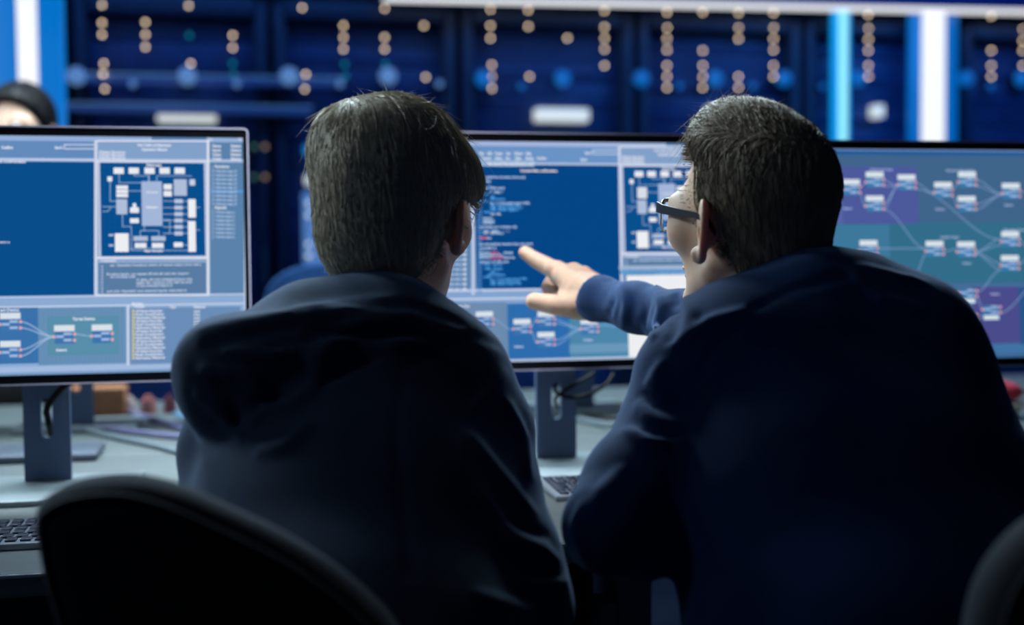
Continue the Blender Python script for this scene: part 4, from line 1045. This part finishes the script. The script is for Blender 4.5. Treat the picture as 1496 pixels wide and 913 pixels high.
K2 = fold_points(sweater_raw, [([(888, 408), (896, 438), (884, 474)], 3.5, 0), ([(940, 415), (945, 450), (935, 486)], 5, .0), ([(940, 575), (960, 592), (1000, 600)], 6, 0), ([(925, 612), (950, 632), (985, 640)], 5, 0),
    ([(1100, 450), (1150, 425), (1200, 410), (1236, 402)], 2.5, 0), ([(1090, 470), (1050, 500), (1010, 560)], 2.5, 0), ([(985, 420), (990, 455), (980, 495)], 5, 0)])
sweater_f0 = with_folds(sweater_raw, R2, K2)
nk2 = px_chain([(1112, 370, 1.385, 62), (1140, 410, 1.35, 64), (1165, 450, 1.32, 58)])
def sweater_f(P):
    d = smax(sweater_f0(P), -chain(P, nk2), .005)
    t = (P - wr) @ wax; near = np.linalg.norm(P - wr, axis=1) < .12
    cut = np.where(near, t, -1.0); d = smax(d, cut, .004)
    return smax(d, -rc(P, wr - wax*.03, wr + wax*.05, .0245, .0245), .003)
v2, q2 = snet(sweater_f, [.03, .82, -.50], [.56, 1.86, .075], .0052)
def hair2_raw(q):
    d = ell(q, (0, -.014, .043), (.081, .104, .095))
    d = smin(d, ell(q, (0, .022, .100), (.060, .060, .048)), .03)
    d = smin(d, ell(q, (0.0, .040, .108), (.046, .030, .034)), .02)
    return smin(d, ell(q, (0, -.050, -.035), (.060, .056, .055)), .03)
def hair2_loc(q):
    d = hair2_raw(q); z = q[:, 2]; ax_ = np.abs(q[:, 0])
    yh = np.interp(z, [-.10, -.06, -.03, -.012, .008, .03, .055, .075, .09, .12], [-.055, -.050, -.042, -.028, .002, .012, .014, .020, .036, .080])
    d = smax(d, (q[:, 1] - yh) * .8, .010)
    X = q.copy(); X[:, 0] = ax_
    d = smax(d, -ell(X, (.085, -.014, -.010), (.030, .024, .040)), .006)
    return smax(d, -(z + .070), .015)
hair2 = H2.wrap(hair2_loc); hair2r = H2.wrap(hair2_raw)
hv2, hq2 = snet(hair2, H2.o - .17, H2.o + .17, .0028)
wh2 = H2.unl([.01, -.085, .105])[0]; fdir = H2.R @ A3(-.1, 1, 0)
def flow2(P):
    q = H2.loc(P); v = P - wh2; n = np.linalg.norm(v, axis=1, keepdims=True)
    top = np.clip((q[:, 2] - .085) / .03, 0, 1)[:, None]
    side = v / np.maximum(n, 1e-6) * .6 + A3(0, 0, -1.0) * np.clip(n / .08, 0, 1.2) + (H2.R @ A3(0, -.35, 0))
    rt = H2.R @ A3(.55, .55, .15)
    return side * (1 - top) + top * (fdir * .5 + rt * .6)
sv2, sq2 = strands(hv2, hair2r, flow2, 6500, .022, .00048, .0015, 8, seed=11, curl=.18, stop=hair2)
tm = lambda V: H2.loc(V)[:, 2] > .085
sv2b, sq2b = strands(hv2, hair2r, flow2, 3600, .060, .00050, .0035, 12, mask=tm, seed=12, curl=.22, tipl=.002, stop=hair2)
fm = lambda V: (H2.loc(V)[:, 2] > .08) & (H2.loc(V)[:, 1] > .05)
sv2c, sq2c = strands(hv2, hair2r, flow2, 120, .05, .00026, .004, 12, mask=fm, seed=13, curl=1.0, tipl=.014)
bv2, bq2 = snet(lambda P: smin(H2.sdf(P), rc(P, C3(1135, 400, 1.36), C3(1175, 470, 1.31), .046, .062), .02), H2.o + A3(-.16, -.17, -.19), H2.o + A3(.17, .15, .16), .0024)
iv2, iq2 = snet(lambda P: sweater_body(P, False) + .020, [.03, .82, -.50], [.56, 1.5, .06], .012)
# pointing hand
hk = [[(884, 438, 1.765, 24), (850, 424, 1.80, 25), (826, 405, 1.825, 17)],
      [(884, 434, 1.77, 23), (856, 412, 1.82, 19), (838, 399, 1.845, 15.5)],
      [(886, 432, 1.78, 21), (864, 413, 1.84, 17), (852, 403, 1.865, 14)],
      [(888, 430, 1.785, 20), (876, 418, 1.85, 14), (866, 411, 1.88, 12.5)],
      [(884, 444, 1.765, 23), (856, 445, 1.785, 22), (832, 436, 1.81, 19)]]
fing = [[(824, 402, 1.83, 15.5), (804, 391, 1.855, 13.2), (796, 387, 1.862, 12.8), (780, 378, 1.877, 11.4), (767, 369, 1.888, 9.6)],
        [(838, 400, 1.845, 15), (812, 406, 1.90, 13), (803, 420, 1.90, 12), (812, 436, 1.87, 11), (826, 438, 1.85, 10)],
        [(852, 403, 1.865, 14), (828, 410, 1.925, 12), (816, 426, 1.92, 11.5), (826, 440, 1.885, 10.5)],
        [(866, 411, 1.88, 12), (846, 420, 1.935, 11), (836, 433, 1.92, 10), (845, 443, 1.89, 9)],
        [(866, 446, 1.775, 20), (842, 447, 1.785, 20), (815, 446, 1.795, 15.5), (798, 443, 1.806, 14.2), (781, 440, 1.815, 12.8)]]
hk = [px_chain(c) for c in hk]; fing = [px_chain(c) for c in fing]
def hand_sdf(P):
    d = None
    for c in hk:
        q = chain(P, c); d = q if d is None else smin(d, q, .008)
    for i, c in enumerate(fing): d = smin(d, chain(P, c), .0035 if i in (1, 2, 3) else .006)
    d = smin(d, ell(P, C3(812, 391, 1.842), A3(.014, .012, .010)), .006)
    return d
hv, hq = snet(hand_sdf, C3(735, 500, 1.70) - A3(.0, 0, .01), C3(900, 350, 1.96) + A3(.03, .02, .02), .0013)
parts = [(c2w(bv2), bq2, 0), (c2w(iv2), iq2, 0), (c2w(hv), hq, 0)]
av, aq = snet(lambda P: smin(chain(P, [(p, r-.012) for p, r in armR2[:-1]]), chain(P, [(p, r-.012) for p, r in armL2]), .01), [.0, 1.05, -.32], [.50, 1.80, .06], .008)
parts.append((c2w(av), aq, 0))
a, b = armL2[-2][0], armL2[-1][0]
f, l_, h_ = mitt(b + (b-a)*.12, b - a, A3(0, 0, 1), 1); hv_, hq_ = snet(f, l_, h_, .0025); parts.append((c2w(hv_), hq_, 0))
eyes(H2, parts)
nails = []
p2 = link('person', np_mesh('person', parts), [m_skin2, m_eye]); tag(p2, 'person with glasses in a navy sweater, seated at right, pointing at the centre screen', 'person')
link('sweater', np_mesh('sweater', [(c2w(v2), q2, 0)]), m_sweat, p2)
link('hair', np_mesh('hair', [(c2w(hv2), hq2, 0), (c2w(sv2), sq2, 0), (c2w(sv2b), sq2b, 0), (c2w(sv2c), sq2c, 0)]), m_hair2, p2)
hipw = c2w(C3(1385, 1150, 1.08)[None])[0]
seat_legs(hipw, p2, .05, (-.1, 1, 0))
# glasses, in head axes
def hw(x, y, z): return Vector(c2w(H2.unl([x, y, z]))[0])
m_frame = mat('dark_navy_acetate', (8, 12, 24), .35); m_wire = mat('pale_metal_rim', (190, 190, 180), .25, .7)
m_lens = mat('clear_lens', (235, 242, 250), .02); bl = m_lens.node_tree.nodes['Principled BSDF']; bl.inputs['Transmission Weight'].default_value = 1; bl.inputs['IOR'].default_value = 1.05
g = empty('eyeglasses', hw(0, .110, .015)); g.parent = p2; g.matrix_parent_inverse = Matrix.Identity(4)
Mg = wm(g); g.matrix_world = Mg; g.matrix_local = wm(p2).inverted() @ Mg
fr = B(); wr_ = B(); lensb = []
for sx in (-1, 1):
    o = [(sx*.034 + x, z + .006) for x, z in rounded(.058, .038, .011, 5)]
    yy = lambda x: .110 - .30 * x * x / .06
    pts = [hw(x, yy(x), z) for x, z in o]
    top = [p for p, (x, z) in zip(pts, o)]; n = len(pts)
    up_ = [hw(x, yy(x), z) for x, z in o if z > .004]; up_.sort(key=lambda p: (p - hw(sx*.2, .1, 0)).length)
    fr.tube(up_, .0026, 8, 2)
    lowp = [(x, z) for x, z in o if z <= .0165]; lowp.sort(key=lambda q: math.atan2(q[0]-sx*.034, -(q[1]-.02)))
    wr_.tube([hw(x, yy(x), z) for x, z in lowp], .0013, 8, 2)
    lb = B(); vs = [lb.bm.verts.new(hw(x, yy(x)+.0006, z)) for x, z in o]; vb = [lb.bm.verts.new(hw(x, yy(x)-.0006, z)) for x, z in o]
    lb.bm.faces.new(vs); lb.bm.faces.new(vb[::-1])
    for k in range(n): lb.bm.faces.new((vs[k], vb[k], vb[(k+1) % n], vs[(k+1) % n]))
    lb.obj('lens', m_lens, g, smooth_=False)
    t = B(); prof = [(sx*.062, .094, .017, .0062), (sx*.067, .092, .017, .0064), (sx*.073, .075, .0155, .0056), (sx*.077, .04, .014, .0048), (sx*.079, .005, .0135, .0036), (sx*.0815, -.02, .010, .003), (sx*.083, -.036, -.004, .0028)]
    rings = []
    for x, y, z, hgt in prof:
        rings.append([t.bm.verts.new(hw(x + sx*dx, y, z + dz)) for dx, dz in ((.0, -hgt), (.0028, -hgt), (.0028, hgt), (.0, hgt))])
    for a_, b_ in zip(rings[:-1], rings[1:]):
        for k in range(4): t.bm.faces.new((a_[k], a_[(k+1) % 4], b_[(k+1) % 4], b_[k]))
    t.bm.faces.new(rings[0]); t.bm.faces.new(rings[-1][::-1])
    t.obj('temple', m_frame, g)
fr.tube([hw(-.008, .110, .012), hw(0, .113, .016), hw(.008, .110, .012)], .0022)
fr.obj('frame', m_frame, g); wr_.obj('lower_rim', m_wire, g)
# ================================================================ person beyond the left monitor
H3 = Head(30, 196, 3.2, 175, 0, 0)
def hair3_loc(q):
    d = ell(q, (0, -.012, .045), (.088, .112, .104)); z = q[:, 2]
    d = smin(d, ell(q, (0, -.05, -.04), (.075, .06, .08)), .03)
    yh = np.interp(z, [-.12, 0, .05, .08, .10], [-.02, .0, .05, .075, .12])
    return smax(d, q[:, 1] - yh, .01)
hv3, hq3 = snet(H3.wrap(hair3_loc), H3.o - .18, H3.o + .18, .005)
D3 = 3.24; X3 = H3.o[0]; Z3 = H3.o[2]
bod3 = lambda P: smin(H3.sdf(P), smin(ecap(P, A3(X3, D3, Z3-.28), A3(X3, D3, Z3-.62), (.15, .08), (.13, .08), A3(1, 0, 0)), rc(P, A3(X3, D3, Z3-.10), A3(X3, D3, Z3-.24), .048, .055), .05), .03)
bv3, bq3 = snet(bod3, [X3-.24, D3-.20, Z3-.78], [X3+.24, D3+.2, Z3+.17], .006)
parts = [(c2w(bv3), bq3, 0)]; eyes(H3, parts)
p3 = link('person', np_mesh('person', parts), [m_skin, m_eye]); tag(p3, 'person with black hair facing the camera, mostly hidden behind the left monitor', 'person')
sv3, sq3 = strands(hv3, H3.wrap(hair3_loc), lambda P: A3(0, 0, -1) + (P - H3.unl([0, .02, .16])[0]) * 6, 2500, .05, .0008, .003, 8, seed=21)
link('hair', np_mesh('hair', [(c2w(hv3), hq3, 0), (c2w(sv3), sq3, 0)]), m_hair3, p3)
def sh3(P):
    X = P.copy(); X[:, 0] = np.abs(X[:, 0] - X3)
    d = smin(ecap(P, A3(X3, D3, Z3-.27), A3(X3, D3, Z3-.60), (.165, .095), (.15, .095), A3(1, 0, 0)), rc(X, A3(0, D3, Z3-.20), A3(.14, D3, Z3-.235), .06, .058), .05)
    d = smin(d, smin(rc(X, A3(.165, D3, Z3-.25), A3(.20, D3+.01, Z3-.48), .055, .045), rc(X, A3(.20, D3+.01, Z3-.48), A3(.15, D3-.20, Z3-.56), .043, .034), .01), .02)
    return smax(d, -rc(P, A3(X3, D3-.01, Z3-.06), A3(X3, D3-.01, Z3-.18), .052, .052), .01)
shv, shq = snet(sh3, [X3-.28, D3-.26, Z3-.75], [X3+.28, D3+.16, Z3-.08], .010)
link('shirt', np_mesh('shirt', [(c2w(shv), shq, 0)]), cloth('dark_shirt', (24, 30, 44), .1), p3)
hp3 = Vector(c2w(A3(X3, D3, Z3-.68)[None])[0])
f, l_, h_ = legs((hp3.x-.08, hp3.y, hp3.z), (hp3.x+.08, hp3.y, hp3.z), (hp3.x-.09, hp3.y-.02, .46), (hp3.x+.09, hp3.y-.02, .46), (hp3.x-.10, hp3.y+.02, .10), (hp3.x+.10, hp3.y+.02, .10))
tv, tq = snet(f, l_, h_, .014); link('trousers', np_mesh('trousers', [(c2w(tv), tq, 0)]), m_trous, p3)
for sx in (-1, 1): shoe(hp3.x + sx*.10, hp3.y+.02, math.pi, p3)
# ================================================================ chairs
def chair(outl, cd_, seatp, label, seat_ang, bend=.6, fab=None):
    fab = fab or m_chair
    """upholstered office chair; the back is a cushioned rounded shell"""
    O = np.array([C3(x, y, cd_) for x, y in outl]); o = O.mean(0); th = .034
    sp = smooth([Vector((p[0], p[2], 0)) for p in list(O) + [O[0]]], 3)[:-1]; G = np.array([[p.x, p.y] for p in sp])
    def poly2(X, Z):
        best = np.full(len(X), 9.0); sgn = np.ones(len(X))
        for k in range(len(G)):
            a, b = G[k], G[(k+1) % len(G)]; e = b - a; w0 = X - a[0]; w1 = Z - a[1]
            t = np.clip((w0*e[0] + w1*e[1]) / (e @ e), 0, 1); best = np.minimum(best, np.hypot(w0 - e[0]*t, w1 - e[1]*t))
            c1 = Z >= a[1]; c2 = Z < b[1]; c3 = e[0]*w1 > e[1]*w0
            sgn = np.where((c1 & c2 & c3) | (~c1 & ~c2 & ~c3), -sgn, sgn)
        return best * sgn
    def back(P):
        x, y, z = P[:, 0], P[:, 1] - cd_ - bend * (P[:, 0] - o[0]) ** 2, P[:, 2]
        f_ = poly2(x, z); r = .032; k1 = np.maximum(f_ + r, 0); k2 = np.maximum(np.abs(y) - th + r, 0)
        return np.sqrt(k1*k1 + k2*k2) - r + np.minimum(np.maximum(f_ + r, np.abs(y) - th + r), 0)
    v, q = snet(back, O.min(0) - .08, O.max(0) + .08, .006)
    seat = Vector(seatp); t = empty('office_chair', (seat.x, seat.y, 0)); tag(t, label, 'chair')
    link('backrest', np_mesh('backrest', [(c2w(v), q, 0)]), fab, t)
    # piping seam that runs round the rear rim
    pts = []
    for k in range(len(G) + 1):
        p = G[k % len(G)]; tg = G[(k+1) % len(G)] - G[k-1 if k else len(G)-1]; tg /= np.linalg.norm(tg); nn = np.array([-tg[1], tg[0]])
        if (p - o[[0, 2]]) @ nn > 0: nn = -nn
        p = p + nn * .013
        pts.append(Vector(c2w(np.array([[p[0], cd_ + bend*(p[0]-o[0])**2 - th + .004, p[1]]]))[0]))
    B().tube(pts, .0032, 8, 1).obj('piping', fab, t)
    R3 = Matrix.Rotation(seat_ang, 3, 'Z')
    b = B(); b.box((seat.x, seat.y, .44), (.48, .46, .07), R=R3, bev=.03, seg=4); b.obj('seat', fab, t)
    bc = Vector(c2w(o[None])[0]); rear = seat + (Vector((bc.x, bc.y, 0)) - Vector((seat.x, seat.y, 0))).normalized() * .20
    B().tube([(rear.x, rear.y, .40), ((rear.x+bc.x)/2, (rear.y+bc.y)/2, .40), (bc.x, bc.y, .50), (bc.x, bc.y, bc.z)], .018, 10).obj('back_support', m_black, t)
    B().cyl((seat.x, seat.y, .10), (seat.x, seat.y, .41), .028).obj('gas_column', m_metal, t)
    for k in range(5):
        an = seat_ang + 2*math.pi*k/5; e = Vector((seat.x + .25*math.cos(an), seat.y + .25*math.sin(an), .075))
        B().tube([(seat.x, seat.y, .115), ((seat.x+e.x)/2, (seat.y+e.y)/2, .105), e], .019, 8).obj('base_leg', m_black, t)
        B().cyl((e.x-.02*math.sin(an), e.y+.02*math.cos(an), .03), (e.x+.02*math.sin(an), e.y-.02*math.cos(an), .03), .03).obj('caster', m_black, t)
    return t
s1 = c2w(C3(500, 1120, 1.08)[None])[0]; s2 = c2w(C3(1385, 1150, 1.08)[None])[0]
chair([(50, 770), (53, 742), (75, 718), (120, 699), (190, 692), (260, 707), (330, 737), (395, 768), (450, 800), (500, 836), (545, 877), (575, 913), (604, 980), (595, 1080), (520, 1160), (400, 1190), (260, 1180), (160, 1110), (112, 1005), (85, 913), (62, 837)],
      .96, (s1[0], s1[1]+.02, 0), 'black upholstered office chair with a rounded back at lower left, behind the hooded man', .1)
chair([(1500, 760), (1462, 798), (1432, 848), (1416, 905), (1412, 965), (1440, 1090), (1560, 1190), (1750, 1190), (1850, 1080), (1840, 920), (1790, 800), (1690, 738), (1580, 728)],
      .86, (s2[0], s2[1]+.02, 0), 'black office chair whose dark back edge shows at the lower right corner', -.1)

pc = at(500, 460, 3.34)
chair([(385, 470), (388, 430), (404, 405), (440, 388), (500, 381), (560, 388), (596, 405), (610, 430), (612, 470), (600, 540), (560, 560), (440, 560), (398, 540)],
      3.3, (pc.x+.04, pc.y-.28, 0), 'blue office chair across the desks, seen between the left monitor and the hooded man', 1.5, .1, cloth('blue_chair_fabric', (24, 62, 112), .1))

# repeats share a group
GROUPS = {'server_rack': 'server racks in the row behind the desks', 'desk': 'grey desks in two facing rows', 'keyboard': 'keyboards on the near desks',
          'small_jar': 'small jars on the far desk', 'metal_rail': 'metal rails across the left racks', 'light_strip': 'vertical light strips in front of the racks',
          'plastic_strip': 'plastic strips on the far desk', 'office_chair': 'office chairs around the desks'}
for o in COL.objects:
    if o.parent is None and 'label' in o and o.get('kind') is None:
        st = o.name.split('.')[0]
        if st in GROUPS: o['group'] = GROUPS[st]
        elif st == 'pale_strip': o['group'] = GROUPS['plastic_strip']
        elif st == 'monitor': o['group'] = 'backs of monitors across the desks' if o['label'].startswith('dark back') else 'monitors on the near desks'
        elif st == 'cable': o['group'] = 'cables on the desks' if 'desk' in o['label'] else 'cables through the monitor stands'
